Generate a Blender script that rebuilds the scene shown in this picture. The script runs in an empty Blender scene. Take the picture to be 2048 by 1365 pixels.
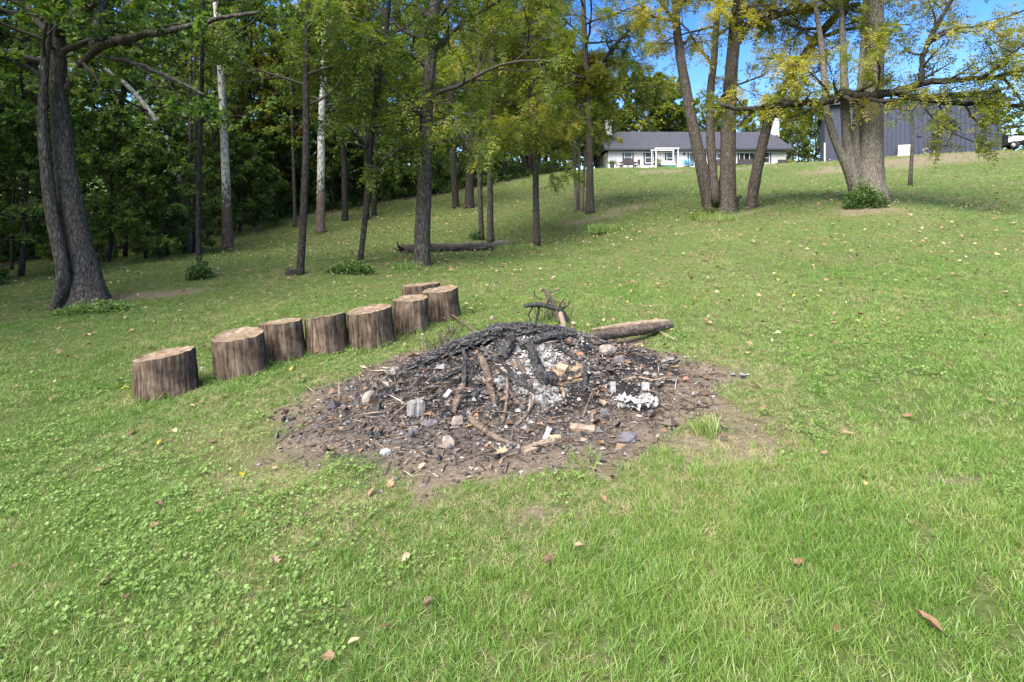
import bpy, math, random
import numpy as np
from mathutils import Vector, Matrix, noise as mnoise
R = math.radians
rng = np.random.default_rng(7)
random.seed(7)
scene = bpy.context.scene
COL = scene.collection

# ------------------------------------------------------------------ camera, sky, sun, exposure
F, HZ, CAMZ = 1000.0, 430.0, 1.5            # focal length in photo pixels, horizon row, eye height
cd = bpy.data.cameras.new('camera'); cam = bpy.data.objects.new('camera', cd); COL.objects.link(cam)
cam.location = (0, 0, CAMZ); cam.rotation_euler = (R(90), 0, 0)
cd.sensor_width = 36; cd.lens = 36 * F / 2048; cd.shift_y = -(682.5 - HZ) / 2048
cd.clip_start = 0.05; cd.clip_end = 2000
scene.camera = cam
SUN_EL, SUN_AZ = 52, 214                     # azimuth clockwise from +Y: from the left and behind the camera, over the wood
w = bpy.data.worlds.new('World'); scene.world = w; w.use_nodes = True
nt = w.node_tree; nt.nodes.clear()
sky = nt.nodes.new('ShaderNodeTexSky'); sky.sky_type = 'NISHITA'; sky.sun_disc = False
sky.sun_elevation = R(SUN_EL); sky.sun_rotation = R(SUN_AZ); sky.air_density = 1.0; sky.dust_density = 0.6; sky.ozone_density = 2.0
bg = nt.nodes.new('ShaderNodeBackground'); bg.inputs[1].default_value = 0.10
wo = nt.nodes.new('ShaderNodeOutputWorld')
tc = nt.nodes.new('ShaderNodeTexCoord'); mp = nt.nodes.new('ShaderNodeMapping'); mp.inputs['Scale'].default_value = (2.2, 2.2, 6)
cn = nt.nodes.new('ShaderNodeTexNoise'); cn.inputs['Scale'].default_value = 2.6; cn.inputs['Detail'].default_value = 7; cn.inputs['Roughness'].default_value = 0.62
cr = nt.nodes.new('ShaderNodeValToRGB'); cr.color_ramp.elements[0].position = 0.60; cr.color_ramp.elements[1].position = 0.88
cr.color_ramp.elements[1].color = (0.8, 0.8, 0.8, 1)
mx = nt.nodes.new('ShaderNodeMixRGB'); mx.inputs[2].default_value = (7.5, 7.8, 8.3, 1)
nt.links.new(tc.outputs['Generated'], mp.inputs[0]); nt.links.new(mp.outputs[0], cn.inputs[0]); nt.links.new(cn.outputs[0], cr.inputs[0])
hs = nt.nodes.new('ShaderNodeHueSaturation'); hs.inputs['Saturation'].default_value = 1.4; hs.inputs['Hue'].default_value = 0.515; hs.inputs['Value'].default_value = 0.92; nt.links.new(sky.outputs[0], hs.inputs['Color'])
nt.links.new(cr.outputs[0], mx.inputs[0]); nt.links.new(hs.outputs[0], mx.inputs[1]); nt.links.new(mx.outputs[0], bg.inputs[0]); nt.links.new(bg.outputs[0], wo.inputs[0])
sd = bpy.data.lights.new('sun', 'SUN'); sd.energy = 4.2; sd.angle = R(55); sd.color = (1.0, 0.95, 0.86)
sun = bpy.data.objects.new('sun', sd); COL.objects.link(sun)
sv = Vector((math.sin(R(SUN_AZ)) * math.cos(R(SUN_EL)), math.cos(R(SUN_AZ)) * math.cos(R(SUN_EL)), math.sin(R(SUN_EL))))
sun.rotation_euler = sv.to_track_quat('Z', 'Y').to_euler(); sun.location = (20, -20, 40)
vs = scene.view_settings; vs.view_transform = 'Standard'; vs.look = 'None'; vs.gamma = 1; vs.use_curve_mapping = False
vs.exposure = 1.9
scene.cycles.max_bounces = 8; scene.cycles.transparent_max_bounces = 8; scene.cycles.use_denoising = True

# ------------------------------------------------------------------ small helpers
def tag(o, label=None, cat=None, group=None, kind=None):
    if label: o['label'] = label
    if cat: o['category'] = cat
    if group: o['group'] = group
    if kind: o['kind'] = kind
    return o
def empty(name, loc, rz=0.0):
    o = bpy.data.objects.new(name, None); COL.objects.link(o); o.location = loc; o.rotation_euler = (0, 0, rz)
    o.empty_display_size = 0.2
    return o

class MB:
    """collects pieces and links them as one mesh object"""
    def __init__(s): s.v, s.f, s.m, s.t, s.n, s.sm = [], [], [], [], 0, []
    def add(s, v, f, mat=0, tint=0.0, smooth=True):
        v = np.asarray(v, float).reshape(-1, 3)
        s.v.append(v)
        for fa in (f if isinstance(f, list) else [f]):
            fa = np.asarray(fa, np.int64)
            if fa.size == 0: continue
            s.f.append(fa + s.n); s.m.append(np.full(len(fa), mat)); s.sm.append(np.full(len(fa), smooth))
        s.t.append(np.broadcast_to(np.asarray(tint, float), (len(v),)))
        s.n += len(v)
        return s
    def mesh(s, name, mats):
        me = bpy.data.meshes.new(name)
        v = np.concatenate(s.v); nv = len(v)
        sizes = np.concatenate([np.full(len(f), f.shape[1]) for f in s.f])
        loops = np.concatenate([f.ravel() for f in s.f])
        me.vertices.add(nv); me.vertices.foreach_set('co', v.astype(np.float32).ravel())
        me.loops.add(len(loops)); me.loops.foreach_set('vertex_index', loops.astype(np.int32))
        me.polygons.add(len(sizes))
        me.polygons.foreach_set('loop_start', np.concatenate([[0], np.cumsum(sizes)[:-1]]).astype(np.int32))
        me.polygons.foreach_set('loop_total', sizes.astype(np.int32))
        me.polygons.foreach_set('material_index', np.concatenate(s.m).astype(np.int32))
        me.polygons.foreach_set('use_smooth', np.concatenate(s.sm))
        at = me.attributes.new('tint', 'FLOAT', 'POINT'); at.data.foreach_set('value', np.concatenate(s.t).astype(np.float32))
        me.update(calc_edges=True); me.validate()
        for m in (mats if isinstance(mats, (list, tuple)) else [mats]): me.materials.append(m)
        return me
    def build(s, name, mats, parent=None, origin=None):
        me = s.mesh(name, mats)
        o = bpy.data.objects.new(name, me); COL.objects.link(o)
        if origin is not None:
            me.transform(Matrix.Translation(-Vector(origin))); o.location = origin
        if parent is not None: o.parent = parent
        return o

def box(cx, cy, cz, sx, sy, sz, rot=None):
    v = np.array([[x, y, z] for z in (-.5, .5) for y in (-.5, .5) for x in (-.5, .5)]) * (sx, sy, sz)
    if rot is not None: v = v @ np.array(rot.to_3x3()).T
    f = np.array([[0, 2, 3, 1], [4, 5, 7, 6], [0, 1, 5, 4], [2, 6, 7, 3], [0, 4, 6, 2], [1, 3, 7, 5]])
    return v + (cx, cy, cz), f
def catmull(p, n):
    p = np.asarray(p, float)
    if len(p) < 3:
        t = np.linspace(0, 1, n)[:, None]; return p[0] * (1 - t) + p[-1] * t
    q = np.vstack([2 * p[0] - p[1], p, 2 * p[-1] - p[-2]])
    t = np.linspace(0, len(p) - 1 - 1e-9, n); i = t.astype(int); u = (t - i)[:, None]
    a, b, c, d = q[i], q[i + 1], q[i + 2], q[i + 3]
    return 0.5 * (2 * b + (c - a) * u + (2 * a - 5 * b + 4 * c - d) * u**2 + (3 * b - a - 3 * c + d) * u**3)
def tube(path, rad, sides=8, amp=0.0, ridge=(5, 1.0), seed=0, cap=True, flat=1.0, block=0.0):
    p = np.asarray(path, float); n = len(p); rad = np.broadcast_to(np.asarray(rad, float), (n,))
    d = np.gradient(p, axis=0); d /= np.linalg.norm(d, axis=1)[:, None] + 1e-12
    ref = np.array([1., 0, 0]) if abs(d[0][0]) < 0.8 else np.array([0, 1., 0])
    a = np.cross(d, ref); a /= np.linalg.norm(a, axis=1)[:, None] + 1e-12
    b = np.cross(d, a)
    th = np.linspace(0, 2 * np.pi, sides, endpoint=False)
    s = np.concatenate([[0], np.cumsum(np.linalg.norm(np.diff(p, axis=0), axis=1))])
    rr = np.repeat(rad[:, None], sides, 1)
    if amp:
        for i in range(n):
            for j in range(sides):
                q = Vector((math.cos(th[j]) * ridge[0] * .5 + seed, math.sin(th[j]) * ridge[0] * .5, s[i] * ridge[1]))
                rr[i, j] *= 1 + amp * (mnoise.noise(q) + 0.5 * mnoise.noise(q * 2.3))
    if block:
        for i in range(n):
            for j in range(sides): rr[i, j] *= 1 + block * (mnoise.cell(Vector((math.cos(th[j]) * 3.2 + 20 + seed, math.sin(th[j]) * 3.2 + 20, s[i] * 16 + 20))) - .5) + .5 * block * (mnoise.cell(Vector((math.cos(th[j]) * 6 + 40, math.sin(th[j]) * 6 + 40 + seed, s[i] * 34 + 40))) - .5)
    v = p[:, None, :] + rr[:, :, None] * (np.cos(th)[None, :, None] * a[:, None, :] + flat * np.sin(th)[None, :, None] * b[:, None, :])
    i = np.arange(n - 1)[:, None] * sides; j = np.arange(sides)[None, :]; k = (j + 1) % sides
    q = np.stack([i + j, i + k, i + sides + k, i + sides + j], -1).reshape(-1, 4)
    v = v.reshape(-1, 3)
    if cap:
        c0, c1 = len(v), len(v) + 1
        v = np.vstack([v, p[0], p[-1]])
        t0 = np.stack([np.full(sides, c0), k[0], j[0]], -1); e = (n - 1) * sides
        t1 = np.stack([np.full(sides, c1), e + j[0], e + k[0]], -1)
        return v, [q, np.vstack([t0, t1])]
    return v, [q]
def unit(v): return v / (np.linalg.norm(v, axis=-1, keepdims=True) + 1e-12)
def leaves(P, D, N, L, W, fold=0.15):
    """one kite per row: base P, direction D, approximate normal N"""
    D = unit(D); S = unit(np.cross(D, N)); N = np.cross(S, D)
    L = np.asarray(L)[:, None] * np.ones((len(P), 1)); W = np.asarray(W)[:, None] * np.ones((len(P), 1))
    m = P + D * L * .45 + N * W * fold
    v = np.stack([P, m - S * W * .5, P + D * L, m + S * W * .5], 1).reshape(-1, 3)
    return v, np.arange(len(v)).reshape(-1, 4)
def pinnate(P, D, L, pairs, ll, lw, droop, rg):
    """compound leaves: pairs of leaflets along an arching stalk, plus an end leaflet"""
    n = len(P); D = unit(D)
    up = unit(rg.normal(0, .35, (n, 3)) + (0, 0, 1)); S = unit(np.cross(D, up)); U = np.cross(S, D)
    PP, DD, NN, LL = [], [], [], []
    ts = np.linspace(.22, .95, pairs)
    for t in ts:
        c = P + D * (L * t)[:, None] - np.array([0, 0, 1]) * (droop * L * t * t)[:, None]
        for sg in (-1, 1):
            dd = unit(S * sg + D * .55 - np.array([0, 0, .25]) + rg.normal(0, .12, (n, 3)))
            PP.append(c); DD.append(dd); NN.append(U + rg.normal(0, .25, (n, 3))); LL.append(ll * (1 - .5 * abs(t - .55)) * rg.uniform(.8, 1.15, n))
    c = P + D * (L * .97)[:, None] - np.array([0, 0, 1]) * (droop * L)[:, None]
    PP.append(c); DD.append(unit(D - np.array([0, 0, .5]))); NN.append(U); LL.append(np.full(n, ll))
    k = len(PP)
    LL = np.concatenate(LL)
    v, f = leaves(np.concatenate(PP), np.concatenate(DD), np.concatenate(NN), LL, LL * lw / ll)
    return v, f, k

# ------------------------------------------------------------------ the lie of the land
def P(u, v, Y): return np.array([(u - 1024) / F * Y, Y, CAMZ + (HZ - v) / F * Y])
ctrl = [P(*c) for c in [
    (335, 800, 4.92), (890, 645, 7.6), (540, 830, 4.25), (1500, 745, 4.6), (1000, 950, 3.0), (1050, 640, 7.2), (175, 615, 10.8), (845, 530, 15), (590, 550, 13), (720, 525, 15),
    (398, 555, 13.2), (455, 495, 24), (640, 465, 27), (375, 500, 23), (1075, 492, 22), (970, 483, 22.5), (1000, 512, 17.5), (1180, 425, 28), (925, 415, 35), (770, 405, 39),
    (1000, 370, 46), (1190, 338, 51), (1300, 336, 51), (1450, 334, 51), (1590, 330, 51), (1455, 425, 19), (1735, 403, 17.5), (1820, 372, 27), (1900, 382, 21.5), (2040, 357, 24),
    (1650, 324, 45.4), (1830, 311, 41.8), (1900, 307, 40.8), (2015, 302, 39), (1640, 352, 37), (1800, 352, 33), (1950, 345, 31), (1400, 372, 36), (1290, 395, 31), (1240, 450, 22), (1900, 600, 7.4), (2040, 500, 11), (2040, 420, 17),
    (1600, 450, 15.3), (1400, 480, 14), (1300, 520, 12.5), (1150, 575, 9.8), (0, 555, 15), (200, 515, 19), (300, 490, 24), (20, 800, 5.2), (600, 432, 34)]]
ctrl += [np.array(c, float) for c in [(0, 1.2, -.04), (-2.5, 1.2, -.24), (2.5, 1.2, .17), (0, -6, 0), (-12, -6, -.7), (12, -6, .8), (8, 2, .6), (-30, 20, -.4), (-40, 42, 1.2), (-22, 52, 4), (-10, 62, 6.5),
    (12, 54, 6.35), (22, 54, 6.35), (31, 54, 6.35), (12, 62, 6.4), (31, 62, 6.4), (22, 58, 6.38), (36, 50, 6.9), (46, 46, 7.0), (30, 58, 7), (45, 58, 7.4), (0, 75, 8), (40, 80, 8.5), (80, 60, 10), (-80, 60, 2), (-60, 10, -1), (60, 10, 3),
    (300, 300, 12), (-300, 300, 8), (0, 320, 12), (-300, -120, -3), (300, -120, 4), (0, -100, 0)]]
ctrl = np.array(ctrl)
def tps_k(r2): return 0.5 * r2 * np.log(r2 + 1e-9)
_n = len(ctrl); _d2 = ((ctrl[:, None, :2] - ctrl[None, :, :2])**2).sum(-1)
_A = np.zeros((_n + 3, _n + 3)); _A[:_n, :_n] = tps_k(_d2) + np.eye(_n) * 0.8
_A[:_n, _n] = 1; _A[:_n, _n + 1:] = ctrl[:, :2]; _A[_n, :_n] = 1; _A[_n + 1:, :_n] = ctrl[:, :2].T
_w = np.linalg.solve(_A, np.concatenate([ctrl[:, 2], [0, 0, 0]]))
def land(x, y):
    x = np.atleast_1d(np.asarray(x, float)); y = np.atleast_1d(np.asarray(y, float)); out = np.empty(x.shape)
    xf, yf, of = x.ravel(), y.ravel(), out.ravel()
    for i in range(0, len(xf), 60000):
        a, b = xf[i:i + 60000], yf[i:i + 60000]
        r2 = (a[:, None] - ctrl[None, :, 0])**2 + (b[:, None] - ctrl[None, :, 1])**2
        of[i:i + 60000] = tps_k(r2) @ _w[:_n] + _w[_n] + _w[_n + 1] * a + _w[_n + 2] * b
    return of.reshape(x.shape)
def bump(x, y):
    return 0.012 * np.sin(2.1 * x + .7 * y) * np.sin(1.7 * y - .4 * x) + 0.006 * np.sin(5.3 * x + 1) * np.sin(4.7 * y)
PIT = (-0.02, 4.5); PITR = (1.98, 1.72)
HEAP = (0.12, 4.75)
def heap(x, y):
    r = np.sqrt(((x - HEAP[0]) / 1.15)**2 + ((y - HEAP[1]) / 1.0)**2)
    return 0.42 * np.exp(-(r * 1.3)**2) + 0.03 * np.exp(-(r / 1.6)**4)
def ground(x, y): 
    x = np.asarray(x, float); y = np.asarray(y, float)
    return land(x, y) + bump(x, y) + heap(x, y)
def gz(x, y): return float(ground(np.array([x]), np.array([y]))[0])
_Y = np.concatenate([np.linspace(1.2, 12, 1400), np.linspace(12.01, 75, 2200)])
def at(u, v):
    """the point of the ground that shows at a photo pixel"""
    X = (u - 1024) / F * _Y; Z = CAMZ + (HZ - v) / F * _Y
    d = Z - ground(X, _Y); i = np.argmax(d < 0)
    if d[i] >= 0: i = len(_Y) - 1
    if i == 0: return np.array([X[0], _Y[0], Z[0]])
    t = d[i - 1] / (d[i - 1] - d[i]); Y = _Y[i - 1] + t * (_Y[i] - _Y[i - 1])
    return np.array([(u - 1024) / F * Y, Y, CAMZ + (HZ - v) / F * Y])
def vnoise(x, y, s, seed=0):
    """cheap vectorised value noise"""
    xs, ys = x * s + seed * 17.3, y * s - seed * 9.1
    xi, yi = np.floor(xs).astype(np.int64), np.floor(ys).astype(np.int64); fx, fy = xs - xi, ys - yi
    fx = fx * fx * (3 - 2 * fx); fy = fy * fy * (3 - 2 * fy)
    def h(a, b):
        k = (a * 374761393 + b * 668265263 + seed * 974634777) & 0x7fffffff
        k = ((k ^ (k >> 13)) * 1274126177) & 0x7fffffff
        return ((k ^ (k >> 16)) & 0xffff) / 65535.0
    return (h(xi, yi) * (1 - fx) + h(xi + 1, yi) * fx) * (1 - fy) + (h(xi, yi + 1) * (1 - fx) + h(xi + 1, yi + 1) * fx) * fy
def fbm(x, y, s, seed=0, o=3): return sum(vnoise(x, y, s * 2**k, seed + k) * .5**k for k in range(o)) / sum(.5**k for k in range(o))
def pit_mask(x, y):
    """1 on the bare earth of the fire ring, 0 on the lawn"""
    r = np.sqrt(((x - PIT[0]) / PITR[0])**2 + ((y - PIT[1]) / PITR[1])**2) + (fbm(x, y, 1.6, 3) - .5) * .45 + (fbm(x, y, 7, 5) - .5) * .2
    return np.clip((1.06 - r) / .16, 0, 1)
# the forest edge in plan; behind it the floor is leaf litter and undergrowth
EDGE = np.array([(-40, 8), (-19, 12.5), (-17.5, 17), (-17, 22), (-18.5, 28), (-14.8, 34), (-9.5, 39.5), (-1, 47), (7.5, 53), (8.2, 68), (60, 70), (62, 50)])
def in_wood(x, y):
    ye = np.interp(x, EDGE[[0, 1], 0], EDGE[[0, 1], 1])
    xe = np.interp(y, [12.5, 17, 22, 28, 34, 39.5, 47, 53, 68, 69, 70], [-19, -17.5, -17, -18.5, -14.8, -9.5, -1, 7.5, 8.2, 300, 300])
    return np.where(y < 12.5, x < -19 - (12.5 - y) * 3, x < xe)

# ------------------------------------------------------------------ materials
class NT:
    def __init__(s, name):
        s.m = bpy.data.materials.new(name); s.m.use_nodes = True; s.t = s.m.node_tree; s.t.nodes.clear()
        s.out = s.n('OutputMaterial')
    def n(s, t, **k):
        nd = s.t.nodes.new('ShaderNode' + t)
        for a, b in k.items(): setattr(nd, a, b)
        return nd
    def l(s, a, b): s.t.links.new(a, b)
    def coord(s, kind='Object', scale=(1, 1, 1)):
        c = s.n('TexCoord'); m = s.n('Mapping'); m.inputs['Scale'].default_value = scale; s.l(c.outputs[kind], m.inputs[0]); return m.outputs[0]
    def wpos(s, scale=(1, 1, 1)):
        c = s.n('NewGeometry'); m = s.n('Mapping'); m.inputs['Scale'].default_value = scale; s.l(c.outputs['Position'], m.inputs[0]); return m.outputs[0]
    def noise(s, vec, scale, detail=4, rough=.55, dist=0):
        nd = s.n('TexNoise'); nd.inputs['Scale'].default_value = scale; nd.inputs['Detail'].default_value = detail; nd.inputs['Roughness'].default_value = rough; nd.inputs['Distortion'].default_value = dist
        s.l(vec, nd.inputs['Vector']); return nd.outputs['Fac']
    def vor(s, vec, scale, feature='F1'):
        nd = s.n('TexVoronoi', feature=feature); nd.inputs['Scale'].default_value = scale; s.l(vec, nd.inputs['Vector']); return nd.outputs['Distance']
    def ramp(s, fac, stops):
        nd = s.n('ValToRGB'); e = nd.color_ramp.elements
        while len(e) < len(stops): e.new(.5)
        for x, (p, c) in zip(e, stops):
            x.position = p; x.color = (*c, 1) if len(c) == 3 else c
        s.l(fac, nd.inputs[0]); return nd.outputs[0]
    def mix(s, f, a, b, mode='MIX'):
        nd = s.n('MixRGB', blend_type=mode)
        for i, x in enumerate((f, a, b)):
            if hasattr(x, 'is_output'): s.l(x, nd.inputs[i])
            elif i == 0: nd.inputs[0].default_value = x
            else: nd.inputs[i].default_value = (*x, 1)
        return nd.outputs[0]
    def math(s, op, a, b=0.0):
        nd = s.n('Math', operation=op)
        for i, x in enumerate((a, b)):
            if hasattr(x, 'is_output'): s.l(x, nd.inputs[i])
            else: nd.inputs[i].default_value = x
        return nd.outputs[0]
    def attr(s, name): a = s.n('Attribute'); a.attribute_name = name; return a.outputs['Fac']
    def bump(s, h, strength=.5, dist=.02):
        b = s.n('Bump'); b.inputs['Strength'].default_value = strength; b.inputs['Distance'].default_value = dist; s.l(h, b.inputs['Height']); return b.outputs[0]
    def pbr(s, col, rough=.8, normal=None, spec=.3, metal=0.0):
        p = s.n('BsdfPrincipled'); p.inputs['Specular IOR Level'].default_value = spec; p.inputs['Metallic'].default_value = metal
        if hasattr(col, 'is_output'): s.l(col, p.inputs['Base Color'])
        else: p.inputs['Base Color'].default_value = (*col, 1)
        if hasattr(rough, 'is_output'): s.l(rough, p.inputs['Roughness'])
        else: p.inputs['Roughness'].default_value = rough
        if normal is not None: s.l(normal, p.inputs['Normal'])
        s.l(p.outputs[0], s.out.inputs[0]); return p
def plain(name, col, rough=.6, var=.15, scale=8, spec=.3, metal=0.0, bmp=0.0):
    t = NT(name); v = t.coord()
    n = t.noise(v, scale, 5); c = t.ramp(n, [(.25, tuple(x * (1 - var) for x in col)), (.75, tuple(min(1, x * (1 + var)) for x in col))])
    t.pbr(c, rough, t.bump(n, bmp, .01) if bmp else None, spec, metal); return t.m
def leaf_mat(name, stops, trans=.48, objvar=.25, gloss=.25):
    t = NT(name); a = t.attr('tint'); oi = t.n('ObjectInfo')
    f = t.math('ADD', a, t.math('MULTIPLY', t.math('SUBTRACT', oi.outputs['Random'], .5), objvar))
    c = t.ramp(f, stops); p = t.n('BsdfPrincipled'); p.inputs['Specular IOR Level'].default_value = gloss; p.inputs['Roughness'].default_value = .5; t.l(c, p.inputs['Base Color'])
    tr = t.n('BsdfTranslucent'); t.l(t.mix(1.0, c, (1.0, 1.15, .45), 'MULTIPLY'), tr.inputs[0])
    ms = t.n('MixShader'); ms.inputs[0].default_value = trans; t.l(p.outputs[0], ms.inputs[1]); t.l(tr.outputs[0], ms.inputs[2]); t.l(ms.outputs[0], t.out.inputs[0])
    return t.m
def bark_mat(name, dark, mid, light, sc=1.0, lichen=0.3):
    t = NT(name); v = t.coord('Object', (13 * sc, 13 * sc, 3.2 * sc))
    n = t.noise(v, 2.2, 9, .66, .9); vo = t.vor(t.coord('Object', (20 * sc, 20 * sc, 5.2 * sc)), 1.3, 'DISTANCE_TO_EDGE')
    h = t.math('ADD', t.math('MULTIPLY', n, .8), t.math('MULTIPLY', t.math('MINIMUM', vo, .28), .7))
    c = t.ramp(h, [(.28, dark), (.5, mid), (.75, light)])
    li = t.ramp(t.noise(t.coord('Object', (3, 3, 2)), 3.5, 6, .7), [(.56, (0, 0, 0)), (.68, (lichen,) * 3)])
    c = t.mix(li, c, (.30, .31, .24)); t.pbr(c, .92, t.bump(h, 1.0, .05), .15); return t.m
M = {}
M['bark'] = bark_mat('bark_brown', (.018, .014, .011), (.075, .06, .048), (.17, .145, .12))
M['bark_dark'] = bark_mat('bark_dark', (.010, .008, .007), (.04, .034, .028), (.10, .088, .075), 1.0, .15)
M['bark_pale'] = bark_mat('bark_pale', (.05, .041, .033), (.17, .143, .115), (.33, .29, .24), .9, .3)
M['bark_grey'] = bark_mat('bark_grey', (.018, .015, .012), (.070, .060, .050), (.16, .142, .122), .8, .35)
M['twig'] = plain('twig_bark', (.055, .045, .037), .9)
def sycamore_mat():
    t = NT('bark_sycamore'); o = t.coord('Object', (1, 1, 1)); sx = t.n('SeparateXYZ'); t.l(o, sx.inputs[0])
    pn = t.noise(t.coord('Object', (5, 5, 2.2)), 2.2, 5, .6, .5)
    up = t.math('ADD', t.math('MULTIPLY', t.math('SUBTRACT', sx.outputs[2], 3.0), .16), pn)
    pale = t.ramp(t.noise(t.coord('Object', (7, 7, 3)), 2, 4), [(.36, (.13, .115, .09)), (.46, (.34, .34, .29)), (.62, (.50, .485, .44))])
    brown = t.ramp(pn, [(.3, (.05, .04, .032)), (.7, (.17, .13, .105))])
    c = t.mix(t.ramp(up, [(.40, (0, 0, 0)), (.52, (1, 1, 1))]), brown, pale); t.pbr(c, .8, t.bump(pn, .5, .02), .2); return t.m
M['sycamore'] = sycamore_mat()
GRN = [(0, (.058, .098, .024)), (.45, (.12, .185, .038)), (.75, (.175, .23, .045)), (1, (.27, .27, .05))]
M['leaf_dark'] = leaf_mat('leaf_dark_green', [(0, (.066, .115, .034)), (.6, (.14, .21, .050)), (1, (.23, .28, .06))])
M['leaf_mid'] = leaf_mat('leaf_mid_green', GRN)
M['leaf_olive'] = leaf_mat('leaf_olive', [(0, (.055, .085, .016)), (.45, (.125, .165, .026)), (.8, (.23, .235, .034)), (1, (.33, .26, .035))])
M['leaf_yellow'] = leaf_mat('leaf_yellow', [(0, (.070, .11, .016)), (.4, (.17, .19, .022)), (.75, (.30, .275, .045)), (1, (.38, .30, .05))])
M['leaf_gold'] = leaf_mat('leaf_gold', [(0, (.07, .075, .012)), (.5, (.21, .14, .018)), (1, (.30, .16, .02))])
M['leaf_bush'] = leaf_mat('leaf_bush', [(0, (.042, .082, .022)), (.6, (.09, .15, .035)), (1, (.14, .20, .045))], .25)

def ground_mat():
    t = NT('ground_earth'); v = t.wpos()
    d = t.attr('dirt'); l = t.attr('litter'); sc = t.attr('scorch')
    n1, n2, n3 = t.noise(v, .9, 4), t.noise(v, 6, 6, .65), t.noise(v, 42, 5, .7)
    n3b = t.math('ADD', t.math('MULTIPLY', n3, .5), t.math('MULTIPLY', t.noise(v, 190, 3, .7), .5)); g = t.ramp(n3b, [(.36, (.036, .050, .015)), (.64, (.10, .135, .034))])
    g = t.mix(t.ramp(n1, [(.45, (0, 0, 0)), (.7, (.7, .7, .7))]), g, (.11, .10, .04))
    earth = t.mix(n2, (.13, .095, .066), (.26, .20, .145)); earth = t.mix(t.ramp(n3, [(.4, (.6, .6, .6)), (.6, (0, 0, 0))]), earth, (.075, .058, .042))
    lit = t.mix(n3, (.035, .028, .018), (.11, .085, .05)); lit = t.mix(t.ramp(n2, [(.45, (0, 0, 0)), (.65, (1, 1, 1))]), lit, (.03, .045, .012))
    c = t.mix(d, g, earth); c = t.mix(l, c, lit)
    ash = t.mix(t.ramp(n3, [(.42, (0, 0, 0)), (.62, (1, 1, 1))]), (.02, .019, .019), (.10, .09, .08))
    c = t.mix(sc, c, ash)
    h = t.math('ADD', n3, t.math('MULTIPLY', n2, 1.5)); t.pbr(c, .95, t.bump(h, .8, .03), .15); return t.m
M['ground'] = ground_mat()
def grass_mat():
    t = NT('grass_blade'); a = t.attr('tint'); v = t.wpos()
    n1, n2 = t.noise(v, .35, 3), t.noise(v, 1.7, 4, .6)
    f = t.math('ADD', t.math('ADD', t.math('MULTIPLY', t.math('SUBTRACT', a, .1), .55), t.math('MULTIPLY', t.math('SUBTRACT', n1, .5), .7)), t.math('MULTIPLY', n2, .60))
    c = t.ramp(f, [(.14, (.075, .165, .026)), (.42, (.140, .255, .040)), (.62, (.205, .29, .062)), (.80, (.31, .31, .12)), (.98, (.44, .37, .21))])
    p = t.n('BsdfPrincipled'); p.inputs['Roughness'].default_value = .42; p.inputs['Specular IOR Level'].default_value = .5; t.l(c, p.inputs['Base Color'])
    tr = t.n('BsdfTranslucent'); t.l(c, tr.inputs[0]); ms = t.n('MixShader'); ms.inputs[0].default_value = .4
    t.l(p.outputs[0], ms.inputs[1]); t.l(tr.outputs[0], ms.inputs[2]); t.l(ms.outputs[0], t.out.inputs[0]); return t.m
M['grass'] = grass_mat()
M['clover'] = leaf_mat('clover_leaf', [(0, (.085, .155, .032)), (.6, (.145, .225, .052)), (1, (.22, .29, .095))], .25, 0)
M['dead'] = leaf_mat('dead_leaf', [(0, (.07, .042, .026)), (.35, (.17, .10, .058)), (.65, (.30, .20, .12)), (.85, (.42, .33, .22)), (1, (.42, .32, .04))], .15, .5, .2)
def wood_mat(name, stops, along=(20, 20, 2.2), rough=.85):
    t = NT(name); v = t.coord('Object', along); n = t.noise(v, 1.6, 8, .65, .6); n2 = t.noise(t.coord('Object'), 5, 7, .7)
    c = t.ramp(t.math('ADD', t.math('MULTIPLY', n, .62), t.math('MULTIPLY', n2, .38)), stops); t.pbr(c, rough, t.bump(n, .8, .02), .2); return t.m
M['stump_side'] = wood_mat('stump_side', [(.36, (.011, .008, .006)), (.45, (.043, .029, .020)), (.53, (.102, .070, .047)), (.66, (.22, .175, .13))], (16, 16, 1.7))
def cut_mat():
    t = NT('cut_wood'); o = t.coord('Object'); sx = t.n('SeparateXYZ'); t.l(o, sx.inputs[0])
    r = t.math('SQRT', t.math('ADD', t.math('MULTIPLY', sx.outputs[0], sx.outputs[0]), t.math('MULTIPLY', sx.outputs[1], sx.outputs[1])))
    wob = t.math('ADD', r, t.math('MULTIPLY', t.noise(o, 6, 3), .03)); ring = t.math('SINE', t.math('MULTIPLY', wob, 260))
    n = t.noise(o, 9, 7, .7); c = t.ramp(n, [(.3, (.075, .048, .030)), (.48, (.19, .135, .088)), (.7, (.32, .265, .20))])
    c = t.mix(t.math('MULTIPLY', t.math('ADD', ring, 1), .12), c, (.13, .08, .05))
    an = t.math('ARCTAN2', sx.outputs[1], sx.outputs[0]); n4 = t.noise(o, 5, 4, .7); ck = t.math('ABSOLUTE', t.math('SINE', t.math('ADD', t.math('MULTIPLY', an, 3.5), t.math('MULTIPLY', n4, 9))))
    ck = t.ramp(t.math('MULTIPLY', ck, t.math('ADD', r, .25)), [(.015, (.85, .85, .85)), (.05, (0, 0, 0))]); c = t.mix(ck, c, (.035, .022, .015))
    c = t.mix(t.ramp(t.noise(o, 4, 6, .7), [(.48, (0, 0, 0)), (.62, (.75, .75, .75))]), c, (.10, .068, .045))
    t.pbr(c, .9, t.bump(n, .6, .02), .15); return t.m
M['cut'] = cut_mat()
M['char'] = wood_mat('charred_wood', [(.34, (.006, .006, .006)), (.48, (.022, .021, .021)), (.60, (.075, .070, .068)), (.75, (.21, .19, .18))], (30, 30, 30), .6)
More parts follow.
